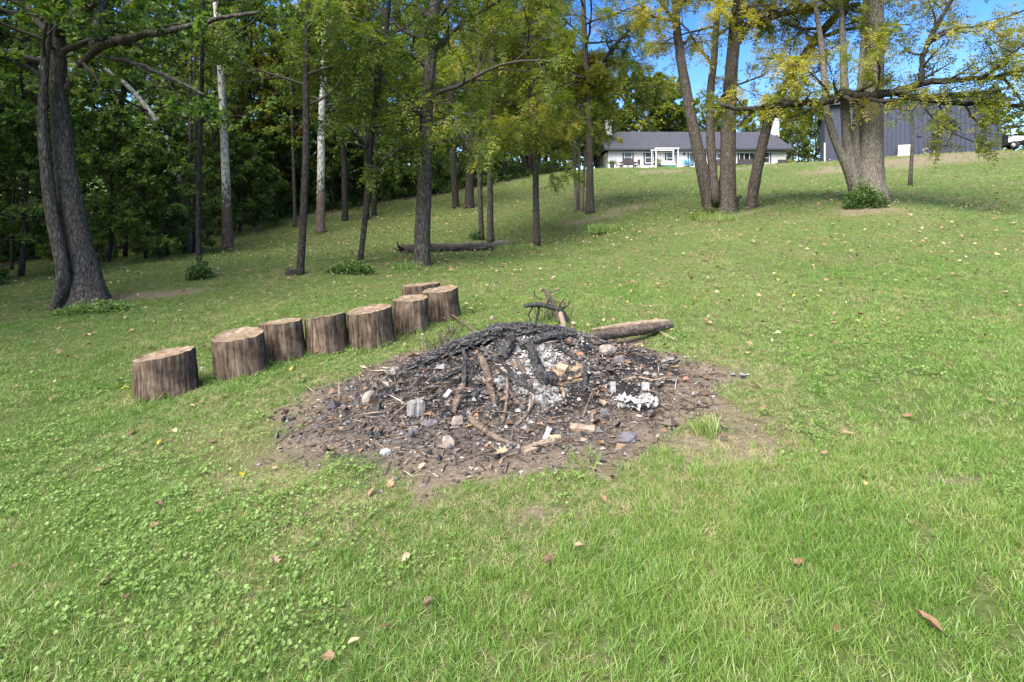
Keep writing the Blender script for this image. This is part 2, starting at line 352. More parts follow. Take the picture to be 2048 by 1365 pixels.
def log_char():
    t = NT('charred_bark'); n = t.noise(t.coord('Object', (5, 22, 22)), 3.0, 9, .72, .5)
    vo = t.vor(t.coord('Object', (10, 22, 22)), 3, 'DISTANCE_TO_EDGE'); h = t.math('ADD', n, t.math('MINIMUM', vo, .2))
    c = t.ramp(h, [(.42, (.005, .005, .005)), (.56, (.024, .023, .023)), (.70, (.085, .08, .078)), (.9, (.24, .225, .215))]); t.pbr(c, .75, t.bump(h, 1, .02), .3); return t.m
M['log_char'] = log_char()
M['stick'] = wood_mat('scorched_stick', [(.3, (.012, .010, .009)), (.48, (.075, .055, .042)), (.62, (.19, .145, .11)), (.8, (.30, .245, .2))], (22, 22, 22))
M['stick_pale'] = wood_mat('bleached_stick', [(.3, (.07, .05, .035)), (.5, (.23, .17, .12)), (.7, (.40, .32, .24))], (22, 22, 22))
M['raw_wood'] = wood_mat('raw_wood', [(.3, (.20, .13, .075)), (.6, (.38, .28, .18)), (.8, (.48, .38, .27))], (12, 12, 12))
def scorched_mat():
    t = NT('scorched_board'); n = t.noise(t.coord('Object', (7, 7, 7)), 1.6, 6, .65); g = t.noise(t.coord('Object', (8, 50, 50)), 1.5, 4)
    wood = t.ramp(g, [(.3, (.15, .095, .058)), (.7, (.31, .225, .15))]); t.pbr(t.mix(t.ramp(n, [(.44, (0, 0, 0)), (.54, (1, 1, 1))]), wood, (.02, .018, .017)), .85, t.bump(g, .4, .01), .2); return t.m
M['scorched'] = scorched_mat()
M['stone'] = plain('stone_grey', (.18, .165, .155), .9, .5, 22, .2, 0, .5)
M['stone_beige'] = plain('stone_beige', (.22, .18, .15), .9, .5, 22, .2, 0, .5)
M['stone_dark'] = plain('stone_dark', (.11, .10, .105), .85, .4, 9, .25, 0, .5)
M['paper'] = plain('burnt_paper_white', (.25, .242, .228), .9, .6, 30, .1)
M['paper_grey'] = plain('burnt_paper_grey', (.20, .19, .18), .9, .6, 22, .1)
M['ash'] = leaf_mat('ash_flake', [(0, (.03, .028, .028)), (.4, (.15, .145, .14)), (.8, (.36, .35, .33)), (1, (.48, .465, .44))], 0, 0)
M['coal'] = leaf_mat('charcoal_bit', [(0, (.006, .006, .006)), (.6, (.03, .029, .03)), (1, (.12, .11, .11))], 0, 0, .4)
M['chip'] = leaf_mat('litter_bit', [(0, (.026, .020, .016)), (.5, (.095, .070, .052)), (.85, (.19, .14, .105)), (1, (.38, .32, .27))], 0, 0)
M['terracotta'] = plain('terracotta', (.33, .13, .075), .8, .2)
def heap_mat():
    t = NT('ash_and_charcoal'); v = t.wpos(); n1, n2, n3 = t.noise(v, 4.5, 6, .7), t.noise(v, 22, 6, .75), t.noise(v, 70, 3, .7)
    a = t.attr('tint')
    dark = t.ramp(n2, [(.36, (.008, .008, .008)), (.55, (.030, .028, .028)), (.7, (.085, .072, .064))])
    pale = t.ramp(n2, [(.3, (.07, .066, .062)), (.48, (.25, .24, .23)), (.68, (.44, .43, .40))])
    earth = t.ramp(n2, [(.35, (.045, .034, .026)), (.55, (.13, .098, .07)), (.7, (.22, .17, .12))])
    c = t.mix(t.ramp(t.math('ADD', a, t.math('MULTIPLY', t.math('SUBTRACT', n1, .5), .9)), [(.30, (0, 0, 0)), (.46, (1, 1, 1))]), earth, dark)
    c = t.mix(t.ramp(t.math('ADD', a, t.math('MULTIPLY', t.math('SUBTRACT', n1, .5), .8)), [(.80, (0, 0, 0)), (.95, (1, 1, 1))]), c, pale)
    sp = t.ramp(n3, [(.66, (0, 0, 0)), (.72, (.75, .75, .75))]); c = t.mix(sp, c, (.42, .40, .37))
    t.pbr(c, .95, t.bump(t.math('ADD', n2, n3), 1, .03), .15); return t.m
M['heap'] = heap_mat()

# ------------------------------------------------------------------ the ground sheet
def axis(parts):
    out = []
    for a, b, s in parts: out.append(np.arange(a, b, s))
    return np.concatenate(out + [[parts[-1][1]]])
def geo(a, b, s0, g):
    o = [a]; s = s0
    while o[-1] < b: o.append(o[-1] + s); s *= g
    return np.array(o)
gx = np.concatenate([-geo(3, 600, .12, 1.045)[::-1], np.arange(-2.9, 2.95, .055), geo(3, 600, .12, 1.045)])
gy = np.concatenate([-geo(0, 400, .3, 1.12)[::-1][:-1], np.arange(0, 2.6, .12), np.arange(2.6, 7.2, .055), geo(7.2, 700, .12, 1.028)])
XX, YY = np.meshgrid(gx, gy)
GZ = ground(XX, YY)
far = np.clip((np.hypot(XX, YY - 40) - 200) / 150, 0, 1); GZ = GZ * (1 - far) + 10 * far
nx, ny = len(gx), len(gy)
ii = (np.arange(ny - 1)[:, None] * nx + np.arange(nx - 1)[None, :]).ravel()
mb = MB(); mb.add(np.stack([XX, YY, GZ], -1).reshape(-1, 3), np.stack([ii, ii + 1, ii + nx + 1, ii + nx], -1))
go = mb.build('ground', M['ground']); tag(go, kind='structure')
def vattr(o, name, val):
    a = o.data.attributes.new(name, 'FLOAT', 'POINT'); a.data.foreach_set('value', np.asarray(val, np.float32).ravel())
dirt = pit_mask(XX, YY)
bare = [(at(1450, 890), .5, .28), (at(440, 740), .35, .18), (at(1740, 420), 1.3, .8), (at(1460, 432), 1.3, .6), (at(1180, 440), 2.2, .9), (at(1900, 960), .22, .12), (at(1080, 1030), .2, .1), (at(650, 430), 3, 1), (at(300, 590), 1.6, .5)]
bare += [(at(1250, 418), 2.0, 1.0), (at(1320, 343), 3, 1.2), (at(1480, 338), 2.5, 1.2), (at(1880, 318), 6, 3.0), (at(1720, 334), 5, 2.4)]
for p, rx, ry in bare:
    q = np.sqrt(((XX - p[0]) / rx)**2 + ((YY - p[1]) / ry)**2) + (fbm(XX, YY, 3 / rx, 9) - .5) * .9
    dirt = np.maximum(dirt, .75 * np.clip((1 - q) / .4, 0, 1))
vattr(go, 'dirt', dirt)
WOOD = in_wood(XX, YY); vattr(go, 'litter', WOOD * 1.0)
sr = np.sqrt(((XX - HEAP[0] + .25) / 1.75)**2 + ((YY - HEAP[1] + .3) / 1.5)**2) + (fbm(XX, YY, 2.5, 21) - .5) * .5
vattr(go, 'scorch', np.clip((1.05 - sr) / .35, 0, 1) * .8)

# ------------------------------------------------------------------ lawn: tufts instanced on points carried by the same mesh
def scatter_gn(name, protos, pts, yaw, scale, variant, tilt, mat, kind='stuff'):
    """protos: list of (verts, faces, tint). One object; its node group instances each proto on the loose points of its variant."""
    mb = MB(); pid = []
    for k, (v, f, t) in enumerate(protos):
        mb.add(v, f, 0, t); pid.append(np.full(len(v), k))
    mb.v.append(pts); mb.t.append(np.zeros(len(pts))); mb.n += len(pts); pid.append(np.full(len(pts), -1))
    o = mb.build(name, mat); me = o.data; n0 = sum(len(p[0]) for p in protos)
    for nm, val, ty in (('proto', np.concatenate(pid), 'INT'), ('variant', np.concatenate([np.full(n0, -1), variant]), 'INT'), ('scl', np.concatenate([np.ones(n0), scale]), 'FLOAT')):
        a = me.attributes.new(nm, ty, 'POINT'); a.data.foreach_set('value', val.astype(np.int32 if ty == 'INT' else np.float32))
    rot = np.zeros((n0 + len(pts), 3), np.float32); rot[n0:, 2] = yaw; rot[n0:, :2] = tilt
    a = me.attributes.new('rot', 'FLOAT_VECTOR', 'POINT'); a.data.foreach_set('vector', rot.ravel())
    g = bpy.data.node_groups.new(name + '_scatter', 'GeometryNodeTree')
    g.interface.new_socket('Geometry', in_out='INPUT', socket_type='NodeSocketGeometry'); g.interface.new_socket('Geometry', in_out='OUTPUT', socket_type='NodeSocketGeometry')
    N = lambda t: g.nodes.new(t)
    gi, go_, j = N('NodeGroupInput'), N('NodeGroupOutput'), N('GeometryNodeJoinGeometry')
    def named(nm, ty):
        a = N('GeometryNodeInputNamedAttribute'); a.data_type = ty; a.inputs[0].default_value = nm; return next(s for s in a.outputs if s.enabled)
    def eq(sock, k):
        c = N('FunctionNodeCompare'); c.data_type = 'INT'; c.operation = 'EQUAL'
        ins = [s for s in c.inputs if s.enabled]; g.links.new(sock, ins[0]); ins[1].default_value = k; return c.outputs[0]
    pa, va, ra, sa = named('proto', 'INT'), named('variant', 'INT'), named('rot', 'FLOAT_VECTOR'), named('scl', 'FLOAT')
    for k in range(len(protos)):
        s1, s2, ip = N('GeometryNodeSeparateGeometry'), N('GeometryNodeSeparateGeometry'), N('GeometryNodeInstanceOnPoints')
        g.links.new(gi.outputs[0], s1.inputs[0]); g.links.new(eq(pa, k), s1.inputs[1]); g.links.new(gi.outputs[0], s2.inputs[0]); g.links.new(eq(va, k), s2.inputs[1])
        g.links.new(s2.outputs[0], ip.inputs['Points']); g.links.new(s1.outputs[0], ip.inputs['Instance']); g.links.new(ra, ip.inputs['Rotation']); g.links.new(sa, ip.inputs['Scale'])
        g.links.new(ip.outputs[0], j.inputs[0])
    g.links.new(j.outputs[0], go_.inputs[0])
    md = o.modifiers.new('scatter', 'NODES'); md.node_group = g
    return o
def blade_tuft(n, rad, hmin, hmax, wid, lean, rg, segs=3, t0=0.0, t1=1.0):
    V, Fs, T = [], [], []; k = 0
    for _ in range(n):
        a = rg.uniform(0, 2 * np.pi); r = rad * math.sqrt(rg.uniform()); b = np.array([r * math.cos(a), r * math.sin(a), -.008])
        h = rg.uniform(hmin, hmax); az = rg.uniform(0, 2 * np.pi); ln = rg.uniform(.15, lean) * h; wd = wid * rg.uniform(.7, 1.3); fa = rg.uniform(0, 2 * np.pi)
        sd = np.array([math.cos(fa), math.sin(fa), 0]); t = rg.uniform(t0, t1)
        for s in range(segs + 1):
            q = s / segs; c = b + np.array([math.cos(az) * ln * q**1.8, math.sin(az) * ln * q**1.8, h * q * (1 - .25 * q * ln / h)])
            ww = wd * (1 - q**1.6) * .5 + .0003
            V += [c - sd * ww, c + sd * ww]; T += [t, t]
        for s in range(segs): Fs.append([k + 2 * s, k + 2 * s + 1, k + 2 * s + 3, k + 2 * s + 2])
        k += 2 * (segs + 1)
    return np.array(V), np.array(Fs), np.array(T)
def field(y0, y1, dens, margin=1.14, xoff=2.6):
    """random ground points inside the view wedge, between two distances"""
    n = int(dens * margin * (y1**2 - y0**2) + dens * 2 * xoff * (y1 - y0))
    y = np.sqrt(rng.uniform(y0**2, y1**2, n)); x = rng.uniform(-1, 1, n) * (margin * y + xoff)
    return x, y
def lawn_keep(x, y, soft=1.0):
    k = rng.uniform(0, 1, len(x)) > pit_mask(x, y) * 1.6 - .12 * 0
    k &= ~in_wood(x, y)
    for p, rx, ry in bare:
        q = np.sqrt(((x - p[0]) / rx)**2 + ((y - p[1]) / ry)**2); k &= (q > .75) | (rng.uniform(0, 1, len(x)) < .35)
    k &= ~((x > 10.2) & (x < 31) & (y > 52.2)); bxl, byl = (x - 28.9) * .8695 - (y - 46) * .494, (x - 28.9) * .494 + (y - 46) * .8695; k &= ~((bxl > -.1) & (bxl < 12) & (byl > -.1))
    return k
zones = [(1.25, 3.2, 2500, .60), (3.2, 6, 950, .72), (6, 10, 380, .92), (10, 17, 150, 1.25), (17, 28, 55, 1.8), (28, 54, 16, 2.8)]
pts, sc = [], []
for y0, y1, dn, s in zones:
    x, y = field(y0, y1, dn); th = .45 + .55 * np.clip((.5 * fbm(x, y, 1.1, 31) + .5 * fbm(x, y, 5.5, 33) - .36) / .22, 0, 1)
    k = lawn_keep(x, y) & (rng.uniform(0, 1, len(x)) < th); x, y = x[k], y[k]
    pts.append(np.stack([x, y, ground(x, y)], -1)); sc.append(s * rng.uniform(.7, 1.25, len(x)) * (.75 + .5 * fbm(x, y, .8, 11)) * np.where(y > 10, .8, 1))
STUMPS = [(277, 392, 800, 722, 'sawn log stump standing apart at the near end of the row'), (438, 533, 762, 682, 'sawn stump with a big brown cut face, second in the row from the near end'), (531, 611, 729, 656, 'sawn stump third from the near end, tight against its neighbours'),
        (612, 697, 716, 647, 'sawn stump with flat top and straight sides in the middle of the row'), (698, 789, 702, 632, 'broad reddish sawn stump with a cracked hollow top'), (787, 858, 674, 610, 'sawn stump with orange cut face next to the peeling one at the far end'),
        (850, 921, 651, 592, 'sawn stump with peeling white streaked side at the far end of the row'), (814, 884, 640, 582, 'pale topped sawn stump half hidden behind the peeling one')]
extra_n = 0
for a, b, vb, vt, lb in STUMPS:
    p = at((a + b) / 2, vb - 12); r_ = (b - a) / F * p[1] / 2; th_ = rng.uniform(0, 6.28, 46); rr_ = r_ * rng.uniform(1.0, 1.22, 46); x, y = p[0] + rr_ * np.cos(th_), p[1] + rr_ * np.sin(th_)
    pts.append(np.stack([x, y, ground(x, y)], -1)); sc.append(rng.uniform(.8, 1.5, 46)); extra_n += 46
pts = np.concatenate(pts); sc = np.concatenate(sc); n = len(pts)
rg = np.random.default_rng(3)
protos = [blade_tuft(16, .045, .03, .075, .0048, 1.1, rg) for _ in range(3)] + [blade_tuft(14, .05, .025, .06, .005, 1.7, rg) for _ in range(2)] + [blade_tuft(16, .04, .05, .11, .0045, 1.0, rg, 3, .2, .8)] + [blade_tuft(14, .05, .02, .05, .004, 2.2, rg, 3, .9, 1.7)]
tall = np.exp(-((pts[:, 0] - .9)**2 / 1.1 + (pts[:, 1] - 1.9)**2 / .8)); var = np.where(rng.uniform(0, 1, n) < .45 * tall, 5, rng.choice(7, n, p=[.17, .17, .17, .15, .15, .08, .11])); var[n - extra_n:] = rng.choice([5, 5, 0, 6], extra_n)
pr = np.sqrt(((pts[:, 0] - PIT[0]) / PITR[0])**2 + ((pts[:, 1] - PIT[1]) / PITR[1])**2); dryp = np.exp(-((pr - 1.08) / .22)**2) * .55 + .45 * np.exp(-((pts[:, 0] - 2.7)**2 / .8 + (pts[:, 1] - 5.3)**2 / 2.2)) + .5 * np.clip((fbm(pts[:, 0], pts[:, 1], .8, 91) - .58) / .12, 0, 1)
_by = (pts[:, 0] - 28.9) * .494 + (pts[:, 1] - 46) * .8695; _bx = (pts[:, 0] - 28.9) * .8695 - (pts[:, 1] - 46) * .494
dryp = np.maximum(dryp, .9 * np.exp(-((_by + 3.2) / 2.4)**2) * (_bx > -5)); dryp = np.maximum(dryp, .6 * np.exp(-((pts[:, 0] - 10)**2 / 40 + (pts[:, 1] - 17)**2 / 5)))
dryp = np.maximum(dryp, .55 * np.exp(-((pts[:, 1] - 50.2) / 1.6)**2) * (pts[:, 0] > 12)); dryp = np.maximum(dryp, .18 * (pts[:, 1] > 6) * np.clip((fbm(pts[:, 0], pts[:, 1], .5, 131) - .45) / .2, 0, 1))
var = np.where(rng.uniform(0, 1, n) < dryp, 6, var)
grass = scatter_gn('grass', protos, pts, rng.uniform(0, 6.28, n), sc, var, rng.normal(0, .12, (n, 2)), M['grass']); tag(grass, 'short mown lawn grass around the fire ring', 'grass', kind='stuff')

# clover and ground ivy between the blades
def clover(nl, rad, ls, rg):
    V, Fs, T = [], [], []; k = 0
    for _ in range(nl):
        a = rg.uniform(0, 6.28); r = rad * math.sqrt(rg.uniform()); c = np.array([r * math.cos(a), r * math.sin(a), rg.uniform(.018, .05)])
        nrm = unit(np.array([rg.normal(0, .35), rg.normal(0, .35), 1.0])); e1 = unit(np.cross(nrm, [rg.normal(), rg.normal(), .1])); e2 = np.cross(nrm, e1)
        s = ls * rg.uniform(.6, 1.3); m = 7; t = rg.uniform(0, 1)
        V.append(c); V += [c + s * (math.cos(q) * e1 + math.sin(q) * e2) * (1 - .12 * (i % 2)) + nrm * s * .18 for i, q in enumerate(np.linspace(.35, 5.93, m))]
        T += [t * .7] + [t] * m; Fs += [[k, k + i + 1, k + i + 2] for i in range(m - 1)]; k += m + 1
    return np.array(V), np.array(Fs), np.array(T)
protos = [clover(14, .085, .0085, rg) for _ in range(3)]
pts, sc = [], []
for y0, y1, dn, s in [(1.25, 3.4, 190, .85), (3.4, 6.5, 90, 1.0), (6.5, 11, 12, 1.3)]:
    x, y = field(y0, y1, dn); c = fbm(x, y, .9, 51)
    lean = .60 + .10 * np.clip(x / 1.5, -1, 1) - .10 * np.exp(-((x + .9)**2 / .8 + (y - 2.6)**2 / .7))
    k = lawn_keep(x, y) & (c > lean - .08 + rng.normal(0, .05, len(x))); x, y = x[k], y[k]
    pts.append(np.stack([x, y, ground(x, y)], -1)); sc.append(s * rng.uniform(.7, 1.3, len(x)))
pts = np.concatenate(pts); sc = np.concatenate(sc); n = len(pts)
tag(scatter_gn('clover', protos, pts, rng.uniform(0, 6.28, n), sc, rng.integers(0, 3, n), rng.normal(0, .1, (n, 2)), M['clover']), 'round leaved clover growing in the lawn', 'clover', kind='stuff')

# ------------------------------------------------------------------ trees
class Wood:
    """branches as tubes, plus the places where leaves sit"""
    def __init__(s, rg): s.rg = rg; s.mb = MB(); s.sites = []
    def branch(s, p, d, L, r, level, spec, tmin=.25):
        rg = s.rg; n = max(4, int(4 + L * (1.4 if level < 2 else 1.0))); pts = [np.array(p, float)]; d = unit(np.array(d, float)); step = L / (n - 1)
        for i in range(n - 1):
            d = unit(d + rg.normal(0, spec['wig'], 3) + np.array([0, 0, spec['trop'][min(level, 2)]]))
            pts.append(pts[-1] + d * step)
        pts = np.array(pts); rad = r * np.linspace(1, .28, n)
        sides = 7 if r > .05 else (5 if r > .02 else 3)
        v, f = tube(pts, rad, sides, cap=False); s.mb.add(v, f, 0)
        s.grow(pts, rad, L, level, spec, tmin)
        return pts
    def grow(s, pts, rad, L, level, spec, tmin=.25):
        rg = s.rg
        if level >= spec['levels']:
            k = spec['leaf_n']; t = rg.uniform(.1, 1, k) * (len(pts) - 1); i = np.minimum(t.astype(int), len(pts) - 2); u = (t - i)[:, None]
            q = pts[i] * (1 - u) + pts[i + 1] * u; s.sites.append(np.hstack([q, unit(pts[i + 1] - pts[i])])); return
        nchild = max(2, int(spec['kids'][level] * L)) if spec.get('perlen') else spec['kids'][level]
        for c in range(nchild):
            t = tmin + (1 - tmin) * (c + rg.uniform(.1, .9)) / nchild; x = t * (len(pts) - 1); i = min(int(x), len(pts) - 2); q = pts[i] + (pts[i + 1] - pts[i]) * (x - i)
            ax = unit(pts[i + 1] - pts[i]); side = unit(np.cross(ax, rg.normal(0, 1, 3))); a = rg.uniform(.6, 1.15)
            d = ax * math.cos(a) + side * math.sin(a); d[2] *= .7
            cl = L * rg.uniform(.32, .55) * (1.15 - .55 * t)
            s.branch(q, d, max(cl, .25), max(rad[i] * .55, .004), level + 1, spec)
    def leaf(s, mb, mat, spec, tint0=.0):
        rg = s.rg
        if not s.sites: return
        S = np.vstack(s.sites); keep = rg.uniform(0, 1, len(S)) < spec.get('dens', 1.0); S = S[keep]; n = len(S); Pp, ax = S[:, :3], S[:, 3:]
        side = unit(np.cross(ax, rg.normal(0, 1, (n, 3)))); D = unit(side * .9 + ax * .45 + np.array([0, 0, spec.get('hang', -.15)]) + rg.normal(0, .2, (n, 3)))
        clump = np.clip(.5 + (fbm(Pp[:, 0] + Pp[:, 2] * .7, Pp[:, 1] - Pp[:, 2] * .6, .9, 5) - .5) * 1.3 + rg.normal(0, .17, n) + tint0, 0, 1)
        if spec['leaf'] == 'pinnate':
            L = spec['size'] * rg.uniform(.7, 1.25, n); v, f, k = pinnate(Pp, D, L, spec.get('pairs', 4), spec['size'] * .36, spec['size'] * .13, .3, rg)
            t = np.repeat(np.tile(clump, k), 4)
        else:
            L = spec['size'] * rg.uniform(.6, 1.3, n); v, f = leaves(Pp, D, rg.normal(0, .6, (n, 3)) + (0, 0, 1), L, L * spec.get('ratio', .7)); t = np.repeat(clump, 4)
        mb.add(v, f, mat, t, False)
def trunk_path(pts, Y, H, base):
    """photo pixels (u, v, width) at a distance -> 3-D path and radii, carried on above the frame up to height H"""
    q = [P(u, v, Y if len(r) == 0 else r[0]) for u, v, wd, *r in pts]; r = [wd / F * Y * .46 / math.sqrt(1 + ((u - 1024) / F)**2) for u, _, wd, *_ in pts]
    q[0] = np.array(base)
    top = q[-1]
    if top[2] - base[2] < H:
        d = unit(q[-1] - q[-2]); d[2] = max(d[2], .5); d = unit(d + np.array([0, 0, .6])); rem = (H - (top[2] - base[2]))
        q.append(top + d * rem * .55); r.append(r[-1] * .6); q.append(q[-1] + d * rem * .45 + np.array([.3, .2, 0])); r.append(r[-1] * .25)
    return np.array(q), np.array(r)
def stem_mesh(q, r, bark, amp, sides, seed, flare=1.0, per=5.0):
    L = np.linalg.norm(np.diff(q, axis=0), axis=1).sum(); n = max(8, int(L * per)); path = catmull(q, n)
    rr = np.interp(np.linspace(0, len(r) - 1, n), np.arange(len(r)), r)
    s = np.linspace(0, L, n); rr = rr * (1 + flare * .28 * np.exp(-s / (r[0] * 1.8)))
    path[0, 2] -= .12
    return path, rr
SPEC = dict(levels=3, kids=(5, 6, 5), leaf_n=9, wig=.12, trop=(.05, .0, -.05), leaf='pinnate', size=.36, pairs=4, hang=-.35, dens=.66)
def lawn_tree(name, label, stems, Y, H, leafm, barkm='bark', crown=(2.8, 3.2, 10), spec=None, group='trees standing on the lawn', seed=1, extra=(), amp=.10, tint0=0.0, cat='tree', nolimbs=(), dys=None, xleaf=1.0):
    """stems: list of [(u,v,w)...]; crown = (lowest limb height, limb length, limbs per stem); extra: limbs drawn from the photo [(u,v,w)...] at their distance"""
    sp = dict(SPEC); sp.update(spec or {}); rg = np.random.default_rng(seed)
    b0 = at(stems[0][0][0], stems[0][0][1]); root = empty(name, b0); Yb = b0[1]
    tag(root, label, cat, group); W = Wood(rg); org = Vector(b0)
    for k, st in enumerate(stems):
        bb = at(st[0][0], st[0][1]) if k == 0 else P(st[0][0], st[0][1], Yb + (.25 if k % 2 else -.15))
        if k: bb[2] = min(bb[2], gz(bb[0], bb[1]) + .6)
        dy = dys[k] if dys else 0; q, r = trunk_path(st, Yb + dy, H * (1 if k == 0 else .85), bb + (0, dy, 0))
        big = r[0] > .16; path, rr = stem_mesh(q, r, None, amp, 16, seed, .9 if k == 0 else .4, 7 if big else 3.5)
        mb = MB(); v, f = tube(path, rr, 26 if big else 12, amp if big else amp * .6, (9, 1.1), seed * 7.1 + k); mb.add(v, f)
        o = mb.build('trunk', M[barkm]); o.parent = root; o.data.transform(Matrix.Translation(-org))
        if k in nolimbs: continue
        hs = path[:, 2] - b0[2]; lo, Ls, nl = crown; i0 = int(np.argmax(hs > lo)); az = rg.uniform(0, 6.28)
        for c in range(nl):
            i = int(i0 + (len(path) - 1 - i0) * ((c + rg.uniform(0, .8)) / nl)**1.25); i = min(i, len(path) - 2); az += 2.4 + rg.normal(0, .3)
            el = rg.uniform(.05, .55) + .35 * (i - i0) / max(1, len(path) - i0); L = Ls * rg.uniform(.7, 1.2) * (1 - .45 * (i - i0) / max(1, len(path) - i0))
            W.branch(path[i], (math.cos(az) * math.cos(el), math.sin(az) * math.cos(el), math.sin(el)), L, min(rr[i] * .5, .075), 1, sp, .2)
    for ex in extra:
        pts3 = np.array([P(u, v, Yb + (x[0] if x else 0)) for u, v, wd, *x in ex]); rad = np.array([wd / F * Yb * .5 for _, _, wd, *_ in ex])
        n = max(8, len(ex) * 6); path = catmull(pts3, n); rr = np.interp(np.linspace(0, len(rad) - 1, n), np.arange(len(rad)), rad)
        L = np.linalg.norm(np.diff(path, axis=0), axis=1).sum()
        path[1:-1] += rg.normal(0, .012, (n - 2, 3)) * (rr[1:-1, None] / .05)
        mb = MB(); v, f = tube(path, rr, 9, .12, (4, 3), seed + 3.3); mb.add(v, f); o = mb.build('limb', M[barkm if barkm != 'bark_pale' else 'bark_dark']); o.parent = root; o.data.transform(Matrix.Translation(-org))
        W.grow(path, rr, min(L, 2.4), 1, dict(sp, kids=(0, max(3, int(L * 2.6 * xleaf)), sp['kids'][2])), .12)
    cm = MB(); nv0 = W.mb
    if nv0.v:
        cm.v, cm.f, cm.m, cm.t, cm.n, cm.sm = nv0.v, nv0.f, nv0.m, nv0.t, nv0.n, nv0.sm
        W.leaf(cm, 1, sp, tint0)
        o = cm.build('crown', [M['twig'], M[leafm]]); o.parent = root; o.data.transform(Matrix.Translation(-org))
    return root

G1 = 'trees standing on the lawn'
MAPLE = dict(leaf='simple', size=.135, ratio=.8, leaf_n=26, hang=-.2)
lawn_tree('shade_tree', 'thick twin trunked tree leaning at the left edge of the lawn, furrowed bark',
    [[(178, 612, 92), (163, 530, 76), (146, 430, 62), (131, 330, 50), (121, 230, 45), (115, 120, 43), (110, 0, 40)],
     [(150, 624, 46), (127, 555, 34), (108, 450, 32), (94, 350, 29), (86, 250, 25), (88, 150, 22), (97, 50, 20), (96, 0, 19)]], 10.8, 14, 'leaf_dark', 'bark_grey',
    (5.2, 3.4, 12), MAPLE, G1, 11, [[(128, 190, 12), (156, 140, 13, -.1), (190, 102, 15, -.3), (250, 80, 15, -.6), (330, 63, 11, -1), (430, 40, 8, -1.3), (520, 25, 5, -1.5)],
        [(188, 104, 15, -.3), (196, 50, 16, -.2), (208, 0, 16), (225, -60, 12, .2)], [(200, 112, 9, -.3), (280, 130, 7, -.8), (350, 160, 6, -1), (410, 190, 4, -1.3)], [(88, 160, 10, -.42), (50, 130, 8, -.6), (0, 112, 6, -.8)]], .13, dys=(0, -.42), xleaf=.3)
lawn_tree('sycamore_tree', 'tall sycamore with white mottled upper trunk before the dark wood', [[(455, 496, 26), (453, 400, 21), (447, 250, 17), (439, 100, 14), (431, 0, 12)]], 24, 19, 'leaf_mid', 'sycamore',
    (9.5, 3.6, 11), dict(MAPLE, size=.18, leaf_n=12), G1, 12, (), .04)
lawn_tree('ivy_footed_tree', 'slim dark tree with ivy round its foot beside a cut stump', [[(399, 556, 15), (397, 450, 12), (399, 300, 12), (404, 150, 10), (406, 0, 8)]], 13, 12, 'leaf_dark', 'bark_dark', (6.0, 2.2, 9), dict(MAPLE, size=.12, leaf_n=14, dens=.6), G1, 13)
lawn_tree('ash_tree', 'straight dark tree growing out of a low stump on the lawn', [[(600, 550, 18), (606, 450, 16), (612, 300, 16), (612, 150, 14), (616, 0, 11)]], 13, 13, 'leaf_olive', 'bark_dark', (4.2, 2.8, 12), dict(size=.34), G1, 14, tint0=-.15)
lawn_tree('sycamore_tree', 'pale grey sycamore standing behind the dark tree with the low stump', [[(641, 466, 20), (642, 350, 17), (643, 250, 15), (647, 150, 14), (650, 0, 12)]], 27, 18, 'leaf_olive', 'sycamore', (6.5, 3.4, 10), dict(MAPLE, size=.19, leaf_n=12), G1, 15, (), .04)
lawn_tree('ash_tree', 'thin black stemmed tree leaning right beside a low bush', [[(720, 527, 12), (734, 400, 14), (742, 280, 14), (760, 150, 12), (776, 30, 10)]], 15, 12, 'leaf_olive', 'bark_dark', (3.9, 2.8, 12), dict(size=.36), G1, 16,
    [[(752, 170, 8), (775, 140, 6, -.3), (800, 115, 5, -.6), (835, 95, 3, -.8)], [(740, 300, 7), (715, 275, 5, -.3), (690, 250, 4, -.5), (660, 235, 3, -.6)]], tint0=-.1)
lawn_tree('ash_tree', 'stout straight tree with rough bark standing in front of the fallen log', [[(842, 532, 36), (848, 400, 32), (852, 250, 28), (862, 100, 26), (870, 0, 23)]], 15, 15, 'leaf_olive', 'bark_grey', (3.8, 3.6, 15), dict(size=.36, dens=.6), G1, 17,
    [[(852, 215, 8), (820, 205, 6, -.4), (780, 210, 4, -.8), (745, 225, 3, -1)], [(855, 330, 6), (835, 300, 5, -.6), (800, 300, 4, -1.2), (765, 320, 3, -1.5)], [(858, 260, 6), (885, 245, 5, -.7), (915, 260, 4, -1.2), (940, 300, 3, -1.4)]], tint0=-.12)
lawn_tree('ash_tree', 'slender pale barked tree, the one with leaves at its foot behind the log', [[(963, 480, 12), (960, 380, 11), (957, 280, 10), (960, 150, 10), (955, 0, 8)]], 22.5, 15, 'leaf_olive', 'bark_grey', (4.2, 3.0, 12), dict(size=.39), G1, 18)
lawn_tree('ash_tree', 'slender dark tree close beside the pale one behind the log', [[(981, 487, 15), (980, 380, 13), (981, 280, 12), (985, 130, 11), (1000, 0, 10)]], 22, 16, 'leaf_yellow', 'bark', (5.0, 3.2, 13), dict(size=.39), G1, 19, tint0=-.15)
lawn_tree('locust_tree', 'straight slender tree on its own to the right of the fallen log', [[(1074, 492, 15), (1072, 400, 14), (1070, 300, 13), (1065, 170, 12), (1052, 90, 9), (1030, 0, 7)]], 22, 15, 'leaf_yellow', 'bark', (4.2, 3.4, 19), dict(size=.39, dens=.8), G1, 20,
    [[(1066, 210, 8), (1050, 160, 6), (1045, 130, 5, -.4), (1070, 60, 4, -.6), (1095, 0, 3)], [(1071, 343, 3), (1110, 335, 2.5, -.3), (1150, 350, 2, -.5)]], tint0=-.1)
